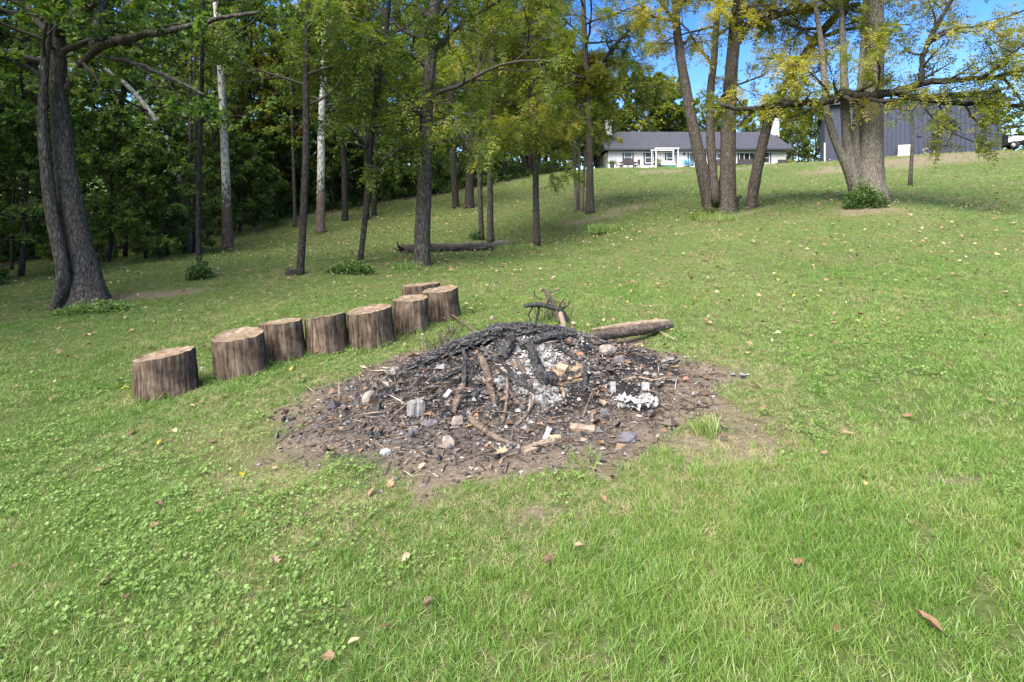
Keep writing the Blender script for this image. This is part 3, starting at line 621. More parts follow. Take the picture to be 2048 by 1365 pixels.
lawn_tree('locust_tree', 'yellow leaved tree with a clean straight trunk left of the house', [[(1180, 427, 17), (1179, 300, 15), (1176, 200, 14), (1173, 150, 13), (1168, 40, 11)]], 28, 17, 'leaf_yellow', 'bark', (7.0, 4.6, 22), dict(size=.41, dens=1), G1, 21,
    [[(1176, 150, 10), (1215, 110, 8, -.5), (1250, 70, 6, -1), (1300, 35, 5, -1.4)], [(1174, 160, 9), (1140, 150, 7, -.5), (1110, 145, 5, -.8)]], tint0=-.08)
lawn_tree('birch_clump', 'clump of thin pale stems next to the straight trunk left of the house', [[(1152, 424, 7), (1150, 350, 6), (1147, 280, 5), (1143, 180, 4)], [(1157, 424, 7), (1158, 350, 6), (1158, 250, 5), (1160, 150, 4)], [(1163, 424, 7), (1168, 350, 6), (1172, 280, 5), (1178, 180, 4)]], 28.5, 10, 'leaf_yellow', 'bark_pale', (3.8, 2.0, 9), dict(size=.37, dens=.8), G1, 22)
lawn_tree('wood_edge_tree', 'thick forked dark trunk at the edge of the wood behind the log', [[(938, 416, 20), (940, 350, 18), (945, 250, 16), (940, 100, 14)], [(912, 416, 15), (908, 350, 14), (905, 250, 12), (898, 100, 10)]], 35, 18, 'leaf_mid', 'bark_dark', (4, 4.5, 12), dict(MAPLE, size=.22), G1, 23)
WAL = dict(size=.34, pairs=4, dens=.74, leaf_n=10, kids=(5, 6, 4), hang=-.05, trop=(.05, .02, .0))
lawn_tree('walnut_clump', 'spreading clump of four bare stems on the lawn in front of the house',
    [[(1452, 428, 40), (1456, 340, 35), (1457, 250, 33), (1462, 150, 29), (1470, 60, 26), (1476, 0, 22)], [(1424, 424, 32), (1398, 310, 27), (1372, 180, 22), (1356, 80, 18), (1350, 0, 15)],
     [(1432, 400, 18), (1422, 300, 20), (1420, 200, 18), (1428, 120, 16), (1436, 0, 12)], [(1500, 428, 24), (1512, 350, 25), (1530, 270, 22), (1550, 210, 20), (1620, 95, 20), (1690, 8, 16)]], 19, 13, 'leaf_yellow', 'bark', (6.3, 3.0, 6), WAL, G1, 24,
    [[(1474, 80, 20), (1500, 50, 18, -.1), (1560, 30, 14, -.3), (1640, 18, 11, -.5), (1720, 10, 8, -.8)], [(1545, 40, 10, -.4), (1550, 0, 9, -.4), (1556, -40, 7)],
     [(1560, 42, 9, -.4), (1600, 55, 7, -.5), (1625, 80, 6, -.6), (1660, 110, 4, -.7)], [(1358, 45, 7), (1330, 38, 6, -.3), (1290, 30, 4, -.5), (1240, 20, 3, -.8)], [(1425, 130, 6), (1400, 100, 5, -.3), (1375, 60, 4, -.5), (1345, 35, 3)],
     [(1440, 200, 6), (1462, 175, 5, -.6), (1490, 165, 4, -1), (1530, 150, 3, -1.2)], [(1588, 150, 6, 0), (1560, 120, 4, -.4), (1520, 118, 3, -.8)], [(1638, 80, 6, 0), (1650, 130, 4, -.3), (1600, 160, 3, -.6), (1560, 185, 2, -.9)]], .13, tint0=.15, nolimbs=())
lawn_tree('walnut_tree', 'massive pale trunk with slender side stems and long level limbs at right',
    [[(1738, 405, 74), (1740, 330, 60), (1744, 230, 50), (1748, 120, 45), (1750, 0, 41)], [(1712, 402, 24), (1698, 345, 25), (1672, 285, 19), (1655, 230, 17), (1648, 150, 15), (1640, 70, 12), (1630, 0, 10)],
     [(1722, 400, 24), (1700, 320, 24), (1692, 250, 22), (1689, 180, 21), (1686, 90, 15), (1682, 0, 12)], [(1730, 400, 20), (1714, 320, 20), (1712, 250, 18), (1722, 150, 14)]], 17.5, 13, 'leaf_yellow', 'bark_pale', (6.4, 3.4, 7), WAL, G1, 25,
    [[(1689, 186, 20, 0), (1676, 194, 18, -.45), (1655, 201, 15, -.9), (1600, 208, 13, -1.2), (1540, 213, 11, -1.4), (1480, 219, 8, -1.6), (1440, 210, 4, -1.8)],
     [(1689, 188, 20, 0), (1702, 192, 19, -.5), (1740, 192, 16, -1.0), (1800, 182, 14, -1.3), (1850, 165, 12, -1.6), (1930, 160, 9, -2), (2010, 150, 8, -2.3), (2090, 125, 6, -2.6)],
     [(1790, 186, 10, -1.2), (1850, 200, 9, -1.5), (1920, 208, 8, -1.8), (2000, 209, 7, -2.1), (2090, 218, 5, -2.4)], [(1840, 168, 9, -1.6), (1846, 120, 8, -1.7), (1856, 85, 9, -1.7), (1880, 40, 7, -1.9), (1910, -10, 6, -2)],
     [(1850, 90, 6, -1.7), (1910, 60, 5, -2.1), (1970, 50, 4, -2.4), (2050, 20, 3, -2.8)], [(1960, 158, 5, -2.1), (2000, 130, 5, -2.3), (2035, 100, 4, -2.6), (2070, 60, 3)], [(1840, 205, 4, -1.5), (1870, 240, 3, -1.7), (1910, 268, 2.5, -1.9), (1950, 285, 2, -2.1)],
     [(1930, 208, 4, -1.8), (1945, 235, 3, -2.1), (1975, 260, 2, -2.3)], [(1600, 208, 4, -1.2), (1620, 185, 3, -1.5), (1580, 170, 2.5, -1.7)], [(1665, 200, 5, -.9), (1640, 165, 4, -1.3), (1600, 130, 3, -1.6), (1570, 110, 2)],
     [(2000, 150, 5, -2.3), (2035, 190, 3, -2.6), (2060, 240, 2, -2.8)], [(1750, 190, 4, -1), (1760, 140, 3, -1.5), (1740, 90, 3, -1.8), (1750, 40, 2)]], .09, tint0=.22)
lawn_tree('sapling', 'thin bare sapling standing in front of the dark barn', [[(1820, 373, 10), (1824, 300, 8), (1824, 240, 6), (1815, 180, 4)]], 27, 5.5, 'leaf_olive', 'bark_grey', (2.6, 1.6, 8), dict(dens=.06), G1, 26, (), .04)

# ---- the wood behind: a few built kinds, each tree a copy of one with its own size and turn
def wood_kind(seed, H, low, spread, leafm, sizes, nl=18, ln=20, kids=(5, 8, 6), barkm='bark_dark', tint0=0., dens=.66):
    rg = np.random.default_rng(seed); W = Wood(rg)
    q = np.array([[0, 0, -.2], [rg.normal(0, .2), rg.normal(0, .2), H * .3], [rg.normal(0, .4), rg.normal(0, .4), H * .65], [rg.normal(0, .5), rg.normal(0, .5), H * .97]]); r0 = .012 * H + .03
    path, rr = stem_mesh(q, np.array([r0, r0 * .8, r0 * .5, r0 * .1]), None, 0, 0, seed, .5, 1.3)
    mb = MB(); v, f = tube(path, rr, 10, .06, (5, 1), seed); mb.add(v, f); tm = mb.mesh('trunk', M[barkm])
    sp = dict(SPEC, leaf='simple', size=sizes, ratio=.75, leaf_n=ln, hang=-.1, levels=3, kids=kids, trop=(.05, .02, -.02), dens=dens); az = 0
    for c in range(nl):
        t = ((c + .5) / nl); h = low + (H * .93 - low) * t; i = int(np.argmax(path[:, 2] >= h)); az += 2.4 + rg.normal(0, .3)
        L = spread * (math.sin(math.pi * (.22 + .72 * t))**.8) * rg.uniform(.75, 1.2); el = -.05 + .9 * t
        W.branch(path[i], (math.cos(az) * math.cos(el), math.sin(az) * math.cos(el), math.sin(el)), L, max(.02, rr[i] * .45), 1, sp, .15)
    cm = MB(); a = W.mb; cm.v, cm.f, cm.m, cm.t, cm.n, cm.sm = a.v, a.f, a.m, a.t, a.n, a.sm; W.leaf(cm, 1, sp, tint0)
    return tm, cm.mesh('crown', [M['twig'], M[leafm]])
KINDS = [('forest_tree', 'dark green tree in the wood along the lawn', wood_kind(101, 17, 2.0, 4.6, 'leaf_dark', 0.21, 20, 22)), ('forest_tree', 'mid green bushy tree in the wood along the lawn', wood_kind(102, 15, 1.4, 4.4, 'leaf_mid', 0.21, 20, 22)),
         ('forest_tree', 'olive green tree in the wood along the lawn', wood_kind(103, 18, 3.0, 4.8, 'leaf_olive', 0.21, 19, 20)), ('forest_tree', 'golden autumn tree in the wood along the lawn', wood_kind(104, 11, 2.2, 3.6, 'leaf_gold', 0.20, 16, 16)),
         ('forest_tree', 'tall open crowned tree in the wood along the lawn', wood_kind(105, 20, 6.0, 4.4, 'leaf_mid', 0.23, 16, 18, barkm='bark_grey')), ('understory_tree', 'low spreading young tree at the edge of the wood', wood_kind(106, 6.5, .5, 2.8, 'leaf_dark', 0.17, 14, 16)),
         ('hillside_tree', 'bushy yellow green tree behind the white house', wood_kind(107, 12, 1.2, 4.4, 'leaf_yellow', 0.27, 18, 20, tint0=-.12)), ('hillside_tree', 'dense dark green tree behind the white house', wood_kind(108, 12, .8, 3.8, 'leaf_olive', 0.24, 20, 22, tint0=-.1))]
def plant_tree(k, x, y, s, group, label=None, force=False):
    for sx_, sy_, d_ in ((-13.65, 24, 6.0), (-10.3, 27, 4.6), (-13.9, 21, 3.0), (-15.2, 23, 3.4), (-15.5, 20.5, 4.6), (-14.5, 19, 3.5)):
        if not force and math.hypot(x - sx_, y - sy_) < d_: return
    nm, lb, (tm, cm) = KINDS[k]; z = gz(x, y) if y < 150 else 10
    o = empty(nm, (x, y, z - .05), rng.uniform(0, 6.28)); o.scale = (s * rng.uniform(.92, 1.08), s * rng.uniform(.92, 1.08), s); tag(o, label or lb, 'tree', group)
    for pn, me in (('trunk', tm), ('crown', cm)):
        c = bpy.data.objects.new(pn, me); COL.objects.link(c); c.parent = o
edge = np.array([(-19.5, 13.5), (-18.5, 17), (-18, 21.5), (-19, 27), (-17, 31.5), (-13.5, 35.8), (-9.2, 40.6), (-5, 44.6), (-.5, 48.6), (4, 52.2), (6.6, 56)])
segl = np.concatenate([[0], np.cumsum(np.linalg.norm(np.diff(edge, axis=0), axis=1))]); nrm = np.array([-.72, .69])
GW = 'trees of the wood behind the lawn'
for row, (off, gap) in enumerate([(1.8, 3.8), (5.5, 4.6), (10.5, 5.6), (17, 9.0)]):
    for s in np.arange(rng.uniform(0, 2), segl[-1], gap):
        x = np.interp(s, segl, edge[:, 0]); y = np.interp(s, segl, edge[:, 1]); nn = np.array([-1, .15]) if y < 27 else nrm
        x, y = np.array([x, y]) + nn * (off + rng.uniform(-1.2, 1.2)) + rng.normal(0, .5, 2)
        k = rng.choice([0, 1, 2, 3, 4], p=[.34, .24, .22, .06, .14]) if row else rng.choice([0, 1, 2, 4, 5], p=[.22, .22, .2, .12, .24])
        plant_tree(int(k), x, y, rng.uniform(.85, 1.2), GW)
for u, v, Y, k, s in [(520, 0, 33, 3, .9), (590, 0, 38, 3, 1.0), (480, 0, 40, 3, .9), (330, 0, 19.5, 5, 1.0), (280, 0, 23, 5, 1.1), (60, 0, 17, 5, 1), (560, 0, 37, 5, .9), (690, 0, 39.5, 5, .8), (810, 0, 42, 5, .9)]:
    plant_tree(k, (u - 1024) / F * Y, Y, s, GW)
for u, Y, s_ in [(335, 19.2, .62), (292, 18.4, .66), (250, 19.0, .72), (368, 21.5, .58), (215, 17.6, .7), (40, 14.8, .7), (-10, 14.2, .75), (415, 26.0, .7), (478, 28.5, .7), (505, 31, .75), (548, 33, .7), (585, 35.5, .7), (668, 36, .6), (705, 38.5, .6), (790, 41, .6), (872, 42.5, .55), (955, 46, .55), (1010, 48.5, .55), (1090, 51, .5), (1140, 52, .5)]:
    plant_tree(5, (u - 1024) / F * Y, Y, s_ * rng.uniform(.9, 1.1), GW, None, True)
for x in np.arange(3, 78, 4.6):
    for y in (68, 74):
        u = 1024 + x / y * F; s = 1.12 if 1200 < u < 1345 else (.80 if u < 1640 else .66); k = 6 if rng.uniform() < (.75 if u < 1400 else .4) else 7
        plant_tree(k, x + rng.uniform(-1, 1), y + rng.uniform(-1.5, 1.5), s * rng.uniform(.9, 1.12), 'trees behind the white house')
for u, Y, k, s in [(1090, 56, 0, .9), (1130, 60, 2, .9), (1160, 57, 1, .75), (1060, 52, 2, .9), (1110, 66, 2, 1.1), (1180, 64, 2, .8), (1595, 60, 7, .62), (1625, 62, 7, .55), (1190, 60, 6, .9), (1235, 66, 7, 1.0), (1300, 66, 7, .95), (1340, 66, 7, .85)]:
    plant_tree(k, (u - 1024) / F * Y, Y, s, 'trees behind the white house')
for x in np.arange(-75, 4, 6.5):
    for y in (58 + max(0, (x + 10) * .5), 72):
        if in_wood(np.array([x]), np.array([float(y)]))[0]: plant_tree(int(rng.choice([0, 1, 2])), x + rng.uniform(-2, 2), y + rng.uniform(-3, 3), rng.uniform(.95, 1.25), GW)
for y in np.arange(14, 52, 6.5):
    plant_tree(int(rng.choice([0, 1])), -38 - rng.uniform(0, 5) - max(0, y - 30) * .4, y, rng.uniform(.9, 1.2), GW)
MARKS = [(30, 'the dark trunk at the left edge'), (110, 'the twin trunked tree'), (200, 'the gap right of the twin trunked tree'), (300, 'the leaning white bough'), (398, 'the slim ivy footed tree'), (452, 'the white mottled sycamore'), (530, 'the gap right of the mottled sycamore'), (605, 'the straight tree with the low stump'),
    (642, 'the pale grey sycamore'), (740, 'the thin leaning black stem'), (850, 'the stout tree by the log'), (925, 'the forked trunk at the wood edge'), (975, 'the slender pair behind the log'), (1070, 'the lone slender tree'), (1155, 'the clump of thin pale stems'), (1185, 'the clean straight trunk'), (1217, 'the left chimney'), (1298, 'the second house window'),
    (1345, 'the porch frame'), (1390, 'the glass door'), (1457, 'the four stemmed clump'), (1548, 'the right chimney'), (1610, 'the gap between house and barn'), (1740, 'the massive pale trunk'), (1822, 'the thin bare sapling'), (1883, 'the barn window'), (2000, 'the white buggy'), (2150, 'the far right of the barn'), (-120, 'the far left of the wood')]
ORD = ['first', 'second', 'third', 'fourth', 'fifth', 'sixth', 'seventh', 'eighth', 'ninth', 'tenth', 'eleventh', 'twelfth']
_by = {}
for o_ in [o_ for o_ in COL.objects if o_.get('group') in (GW, 'trees behind the white house') and o_.name.split('.')[0] in ('forest_tree', 'understory_tree', 'hillside_tree')]:
    u_ = 1024 + o_.location.x / o_.location.y * F; mk = min(MARKS, key=lambda m: abs(m[0] - u_))[1]; _by.setdefault((o_['label'].split(' in the wood')[0].split(' at the edge')[0].split(' behind')[0], mk), []).append(o_)
for (lb, mk), os_ in _by.items():
    os_.sort(key=lambda o_: o_.location.y)
    for i_, o_ in enumerate(os_): o_['label'] = lb + ' beyond ' + mk + ('' if len(os_) == 1 else ', ' + ORD[min(i_, 11)] + ' one back')
for x, y in [(-17, 9), (-21, 4), (-15, 2), (-19, -3), (-24, 9), (-25, -2)]:  # trees out of view, added so that they shade the left lawn
    plant_tree(int(rng.choice([0, 1, 2])), x, y, rng.uniform(.95, 1.15), GW, 'unseen tree of the wood added past the left edge to shade the lawn')
# leaning white sycamore in the wood
lawn_tree('leaning_sycamore', 'white sycamore bough leaning left out of the dark wood', [[(380, 506, 15), (366, 400, 14), (336, 285, 13), (295, 218, 13), (250, 168, 12), (198, 130, 10)]], 21, 9.0, 'leaf_mid', 'sycamore', (5.0, 2.8, 7), dict(MAPLE, size=.19, leaf_n=10), GW, 31, (), .04)
for i, (u, v, wd, Y, H, dx) in enumerate([(374, 506, 11, 23, 14, 6), (388, 508, 8, 24, 12, 2), (690, 442, 14, 30, 15, -3), (748, 432, 11, 32, 14, 6), (735, 440, 9, 30, 14, -6), (420, 470, 12, 29, 15, 8), (50, 510, 14, 17.5, 13, -4), (590, 455, 8, 29, 12, -6), (24, 540, 9, 15.5, 12, 5)]):
    lawn_tree('edge_tree', ['slim grey trunk left of the white mottled sycamore', 'thinner dark trunk just left of the white mottled sycamore', 'dark trunk at the wood edge left of the leaning black stem', 'dark trunk behind the leaning black stem', 'thin trunk close beside the dark trunk behind the leaning stem',
        'brown trunk at the wood edge behind the white mottled sycamore', 'dark trunk in the shade at the left edge of the wood', 'thin pale stem at the wood edge left of the pale grey sycamore', 'thin dark stem nearest the left edge of the photo'][i],
        [[(u, v, wd), (u + dx * .3, v - 90, wd * .9), (u + dx, v - 220, wd * .75)]], Y, H, 'leaf_mid' if i % 2 else 'leaf_dark', 'bark_dark' if i not in (0, 7) else 'bark_grey', (4.5, 2.8, 8), dict(MAPLE, size=.2, leaf_n=10), GW, 60 + i, (), .05)

# ---- undergrowth along the wood edge, and bushes on the lawn
def leaf_heap(cx, cy, rx, ry, h, n, size, rg, hang=0.0):
    a = rg.uniform(0, 6.28, n); r = np.sqrt(rg.uniform(0, 1, n)); zz = rg.uniform(0, 1, n)**.8 * np.sqrt(np.clip(1 - r**2 * .9, 0, 1))
    x, y = cx + rx * r * np.cos(a), cy + ry * r * np.sin(a); z = ground(x, y) + h * zz + .02
    D = unit(np.stack([np.cos(a), np.sin(a), rg.uniform(-.5, .7, n)], -1) + rg.normal(0, .5, (n, 3))); L = size * rg.uniform(.6, 1.4, n)
    v, f = leaves(np.stack([x, y, z], -1), D, rg.normal(0, .5, (n, 3)) + (0, 0, 1), L, L * .62)
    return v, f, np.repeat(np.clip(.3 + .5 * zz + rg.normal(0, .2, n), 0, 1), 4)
mb = MB(); rg = np.random.default_rng(77)
for s in np.arange(0, segl[-1], .8):
    x = np.interp(s, segl, edge[:, 0]); y = np.interp(s, segl, edge[:, 1]); nn = np.array([-1, .15]) if y < 27 else nrm
    for off in (.7, 2.4, 5.0, 9.0):
        q = np.array([x, y]) + nn * (off + rg.uniform(-.6, .6)); h = rg.uniform(.5, 1.5) * (.7 if off < 1 else (1.5 if off < 6 else 3))
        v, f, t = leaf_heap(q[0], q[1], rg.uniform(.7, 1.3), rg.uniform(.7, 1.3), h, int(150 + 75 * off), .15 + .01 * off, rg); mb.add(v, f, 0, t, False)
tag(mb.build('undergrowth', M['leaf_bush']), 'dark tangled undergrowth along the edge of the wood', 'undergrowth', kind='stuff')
mb = MB()
for s_ in np.arange(-12, segl[-1] + 2, 2.4):
    x = np.interp(s_, segl, edge[:, 0]) + min(0, s_) * .6; y = np.interp(s_, segl, edge[:, 1]) + min(0, s_) * .6; nn = np.array([-1, .15]) if y < 27 else nrm
    for off, h in ((21, 6), (30, 9)):
        q = np.array([x, y]) + nn * (off + rg.uniform(-1.5, 1.5)); v, f, t = leaf_heap(q[0], q[1], 2.6, 2.6, h * rg.uniform(.7, 1.2), 420, .42, rg); mb.add(v, f, 0, t * .7, False)
for a_, b_ in (((-43, 22), (-30, 50)), ((-56, 26), (-38, 64)), ((-36, 20), (-27, 42))):
    for t_ in np.linspace(0, 1, 13):
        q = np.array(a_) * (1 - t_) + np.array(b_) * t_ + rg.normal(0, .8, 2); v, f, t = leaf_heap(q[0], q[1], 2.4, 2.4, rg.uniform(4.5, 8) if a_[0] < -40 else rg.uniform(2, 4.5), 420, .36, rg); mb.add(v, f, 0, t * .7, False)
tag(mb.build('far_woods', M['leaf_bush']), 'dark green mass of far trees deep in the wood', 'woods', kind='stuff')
def bush(name, label, u, v, rx, ry, h, n, size, mat='leaf_bush', stems=6, seed=1, dy=0):
    p = at(u, v); p = np.array([p[0], p[1] + dy, 0]); p[2] = gz(p[0], p[1]); o = empty(name, p); tag(o, label, 'bush'); rg = np.random.default_rng(seed)
    mb = MB()
    for dx, dy_, k_, hk in ((-.1, 0, .62, 1.0), (.55, -.1, .5, .62), (-.62, .1, .48, .55), (.2, .3, .5, .8)):
        v_, f, t = leaf_heap(p[0] + dx * rx, p[1] + dy_ * ry, rx * k_, ry * k_, h * hk * rg.uniform(.85, 1.15), int(n * .32), size, rg); mb.add(v_ - p, f, 0, t, False)
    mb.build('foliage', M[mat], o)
    mb = MB()
    for _ in range(stems):
        a = rg.uniform(0, 6.28); e = np.array([math.cos(a) * rx * .6, math.sin(a) * ry * .6, h * rg.uniform(.6, .95)]); v_, f = tube(catmull([[0, 0, -.03], e * .5 + (0, 0, h * .12), e], 6), np.linspace(.008, .003, 6), 4); mb.add(v_, f)
    o2 = mb.build('stem', M['twig'], o); o2['kind'] = 'stuff'
bush('bush', 'dark green bush against the foot of the massive pale trunk', 1716, 412, .60, .45, .95, 2300, .075, seed=5, dy=-.35)
bush('bush', 'ivy mound around the foot of the slim dark tree by the stump', 402, 558, .30, .3, .62, 900, .07, seed=6, dy=-.1)
bush('bush', 'low weedy bush on the lawn beside the thin leaning black stem', 702, 548, .62, .4, .36, 1100, .07, seed=7)
bush('bush', 'small leafy sprouts at the foot of the slender pale tree by the log', 952, 481, .3, .25, .6, 360, .08, seed=8)
bush('bush', 'low ground ivy at the foot of the twin trunked tree', 205, 620, .75, .45, .22, 1500, .055, 'clover', seed=9, dy=-.2)
bush('bush', 'scrubby sprouts and dry weeds at the foot of the four stemmed clump', 1425, 432, .8, .4, .42, 900, .06, 'leaf_olive', seed=10, dy=-.2)
def tall_tuft(name, label, u, v, n, rad, h, mat='grass', seed=1, lean=.7, wid=.006):
    p = at(u, v); rg = np.random.default_rng(seed); V, Fs, T = blade_tuft(n, rad, h * .5, h, wid, lean, rg); mb = MB(); mb.add(V, Fs, 0, T); o = mb.build(name, M[mat]); o.location = p; tag(o, label, 'grass tuft'); return o
tall_tuft('grass_tuft', 'long unmown grass tuft on the slope right of the straight slender tree', 1222, 464, 900, .75, .45, seed=3, wid=.02).scale = (1.3, .6, 1)
tall_tuft('grass_tuft', 'long grass growing at the right end of the fallen log', 1030, 503, 600, .8, .4, seed=4, wid=.016)
tall_tuft('grass_tuft', 'grass tuft growing in the bare earth at the right of the fire ring', 1412, 868, 95, .09, .17, seed=5, wid=.0065, lean=1.0)
tall_tuft('grass_tuft', 'small grass tuft on the near edge of the fire ring', 1165, 925, 70, .11, .13, seed=6, wid=.005, lean=1.0)
tall_tuft('grass_tuft', 'dry grass tuft at the foot of the four stemmed clump', 1440, 440, 500, .8, .42, seed=7, wid=.012)
tall_tuft('grass_tuft', 'grass tuft against the foot of the tree before the log', 815, 538, 300, .45, .3, seed=8, wid=.012)

# ------------------------------------------------------------------ sawn log stumps in a row
def stump(i, uL, uR, vb, vt, label):
    uc = (uL + uR) / 2; p = at(uc, vb - 12); Y = p[1]; wd = (uR - uL) / F * Y; r = wd / 2 * 1.05 / math.sqrt(1 + ((uc - 1024) / F)**2); h = max(.3, (vb - vt) / F * Y * 1.02)
    o = empty('sawn_stump', (p[0], p[1], p[2])); tag(o, label, 'stump', 'sawn stumps set in a row beside the fire ring'); rg = np.random.default_rng(200 + i)
    o.rotation_euler = (rg.normal(0, .015), -.085 + rg.normal(0, .03), rg.uniform(-.3, .3))
    ns, nz = 56, 14; th = np.linspace(0, 2 * np.pi, ns, endpoint=False)
    out = np.array([1 + .06 * math.sin(2 * t + i) + .04 * math.sin(3 * t + 2 * i) + .035 * mnoise.noise(Vector((math.cos(t) * 2.2, math.sin(t) * 2.2, i * 3.1))) + .012 * mnoise.noise(Vector((math.cos(t) * 9, math.sin(t) * 9, i))) for t in th])
    cut = rg.normal(0, .06, 2); V = []
    for k in range(nz):
        q = k / (nz - 1); z = -.06 + (h + .06) * q
        rr = r * out * (1.045 - .045 * min(1, q * 1.5)) * np.array([1 + .03 * mnoise.noise(Vector((math.cos(t) * 7, math.sin(t) * 7, q * 1.2 + i * 5))) + .02 * mnoise.noise(Vector((math.cos(t) * 17, math.sin(t) * 17, q * 2.5 + i * 9))) for t in th])
        if k == nz - 1: rr = rr * .985
        x, y = rr * np.cos(th), rr * np.sin(th); V.append(np.stack([x, y, z + q * (cut[0] * x + cut[1] * y) + (0 if k < nz - 1 else np.array([.014 * mnoise.noise(Vector((math.cos(t) * 5, math.sin(t) * 5, i * 7.7))) for t in th]))], -1))
    V = np.array(V); ring = V[-1].copy(); ii = np.arange(nz - 1)[:, None] * ns; j = np.arange(ns)[None]; kk = (j + 1) % ns
    mb = MB(); mb.add(V.reshape(-1, 3), np.stack([ii + j, ii + kk, ii + ns + kk, ii + ns + j], -1).reshape(-1, 4)); mb.build('stump_body', M['stump_side'], o)
    # cut face: rings of vertices with a wedge crack and a rough, dished middle
    c = np.array([0, 0, h]); V = [ring + (0, 0, .003)]; fr = [.93, .8, .62, .42, .22]
    crack = rg.uniform(0, 6.28)
    for f_ in fr:
        q = ring * f_; q[:, 2] = h + f_ * (ring[:, 2] - h)
        for a in range(ns):
            d = abs((th[a] - crack + np.pi) % (2 * np.pi) - np.pi); q[a, 2] -= .03 * math.exp(-(d * 5 * f_)**2) * (f_ > .3) + .012 * (1 - f_) - .010 * mnoise.noise(Vector((q[a, 0] * 14, q[a, 1] * 14, i)))
        V.append(q + (0, 0, .003))
    V = np.array(V); n = len(V); ii = np.arange(n - 1)[:, None] * ns; q4 = np.stack([ii + j, ii + kk, ii + ns + kk, ii + ns + j], -1).reshape(-1, 4)
    vv = np.vstack([V.reshape(-1, 3), c - (0, 0, .012)]); e = (n - 1) * ns; tri = np.stack([e + j[0], e + kk[0], np.full(ns, n * ns)], -1)
    mb = MB(); mb.add(vv, [q4, tri]); mb.build('cut_face', M['cut'], o)
    return o
for i, (a, b, vb, vt, lb) in enumerate(STUMPS):
    stump(i, a, b, vb, vt, lb)
# low old stumps by the trees
def old_stump(label, u, v, r, h, seed):
    p = at(u, v); o = empty('old_stump', p); tag(o, label, 'stump'); mb = MB(); v_, f = tube(catmull([[0, 0, -.1], [.02, 0, h * .5], [.03, 0, h]], 8), [r * 1.25, r * 1.12, r * 1.05, r, r * .98, r * .95, r * .93, r * .9], 22, .16, (6, 3), seed); mb.add(v_, f); mb.build('stump_body', M['bark_dark'], o)
    mb = MB(); v_, f = tube([[.03, 0, h - .01], [.03, 0, h + .006]], [r * .9, r * .86], 22, .1, (6, 3), seed); mb.add(v_, f); mb.build('cut_face', M['stump_side'], o)
old_stump('low dark stump fused to the foot of the straight dark tree', 584, 550, .17, .16, 3)
old_stump('old brown stump touching the ivy at the slim dark tree', 384, 557, .14, .34, 4)
# fallen log behind the stout tree
pA, pB = at(812, 512), at(1028, 496); pA = P(808, 512, 18.5); pB = P(1030, 494, 20.5)
o = empty('fallen_log', (pA + pB) / 2); tag(o, 'long rotting fallen log lying on the shaded slope', 'log'); c0 = np.array(o.location)
pa = np.array([pA, pA * .75 + pB * .25 + (0, 0, .02), (pA + pB) / 2 + (0, 0, .03), pA * .2 + pB * .8 + (0, 0, .06), pB])
for q in pa: q[2] = gz(q[0], q[1]) + .12
pa = catmull(pa, 34) - c0; mb = MB(); v_, f = tube(pa, .17 + .03 * np.sin(np.linspace(0, 9, 34)), 20, .3, (7, 1.6), 8.8); mb.add(v_, f); mb.build('log_body', M['bark'], o)
mb = MB()
for k in range(3):
    a = 8 + 8 * k; q = pa[a:a + 9] + (0, -.06 - .03 * k, .13 + .02 * k); v_, f = tube(q, [.02, .06, .08, .08, .09, .08, .07, .05, .02], 7, .3, (4, 4), 3 + k, True, .35); mb.add(v_, f)
b_ = mb.build('bark_slab', M['bark_pale'], o); b_['kind'] = 'stuff'
mb = MB(); rg = np.random.default_rng(5)
for k in range(7):
    e = pa[0] + np.array([rg.uniform(-.5, -.05), rg.uniform(-.3, .3), rg.uniform(.05, .35)]); v_, f = tube(catmull([pa[0], (pa[0] + e) / 2 + rg.normal(0, .05, 3), e], 7), np.linspace(.07, .015, 7), 6, .2, (3, 4), k); mb.add(v_, f)
mb.build('root_plate', M['bark_dark'], o)
p = at(1474, 424); o = empty('broken_stub', p); tag(o, 'small jagged dead stub between the stems of the clump', 'stump'); mb = MB(); v_, f = tube(catmull([[0, 0, -.1], [-.02, 0, .25], [.05, 0, .5], [.16, 0, .6]], 12), np.linspace(.09, .05, 12), 10, .3, (5, 5), 2); mb.add(v_, f); mb.build('stub_body', M['bark_dark'], o)

# ------------------------------------------------------------------ the fire heap
hx, hy = np.meshgrid(np.arange(-1.75, 1.95, .022), np.arange(3.15, 6.35, .024))
rr = np.sqrt(((hx - HEAP[0]) / 1.55)**2 + ((hy - HEAP[1]) / 1.35)**2); base = ground(hx, hy)
edge_f = np.clip((1.02 - rr - (fbm(hx, hy, 2.2, 8) - .5) * .35) / .28, 0, 1); lump = (fbm(hx, hy, 9, 61, 4) - .42) * .13 + (fbm(hx, hy, 26, 71, 2) - .5) * .05
hz = base - .03 + edge_f * (.035 + np.maximum(lump, -.03))
def blob(u, v, r): p = at(u, v); return np.exp(-((hx - p[0])**2 + ((hy - p[1]) * .75)**2) / r**2)
tint = np.clip(edge_f * .62 + .05, 0, .66)
for u, v, r, s in [(1070, 700, .20, .55), (1115, 735, .20, .5), (1040, 735, .16, .5), (1105, 790, .16, .38), (1020, 700, .12, .3), (1150, 700, .10, .2), (1010, 745, .15, .45), (1060, 775, .15, .45)]: tint = np.maximum(tint, .62 + s * blob(u, v, r))
keep = edge_f > .0
idx = -np.ones(hx.size, int); n_, m_ = hx.shape; q = (np.arange(n_ - 1)[:, None] * m_ + np.arange(m_ - 1)[None]).ravel(); quad = np.stack([q, q + 1, q + m_ + 1, q + m_], -1)
quad = quad[keep.ravel()[quad].any(1)]; used = np.unique(quad); idx[used] = np.arange(len(used))
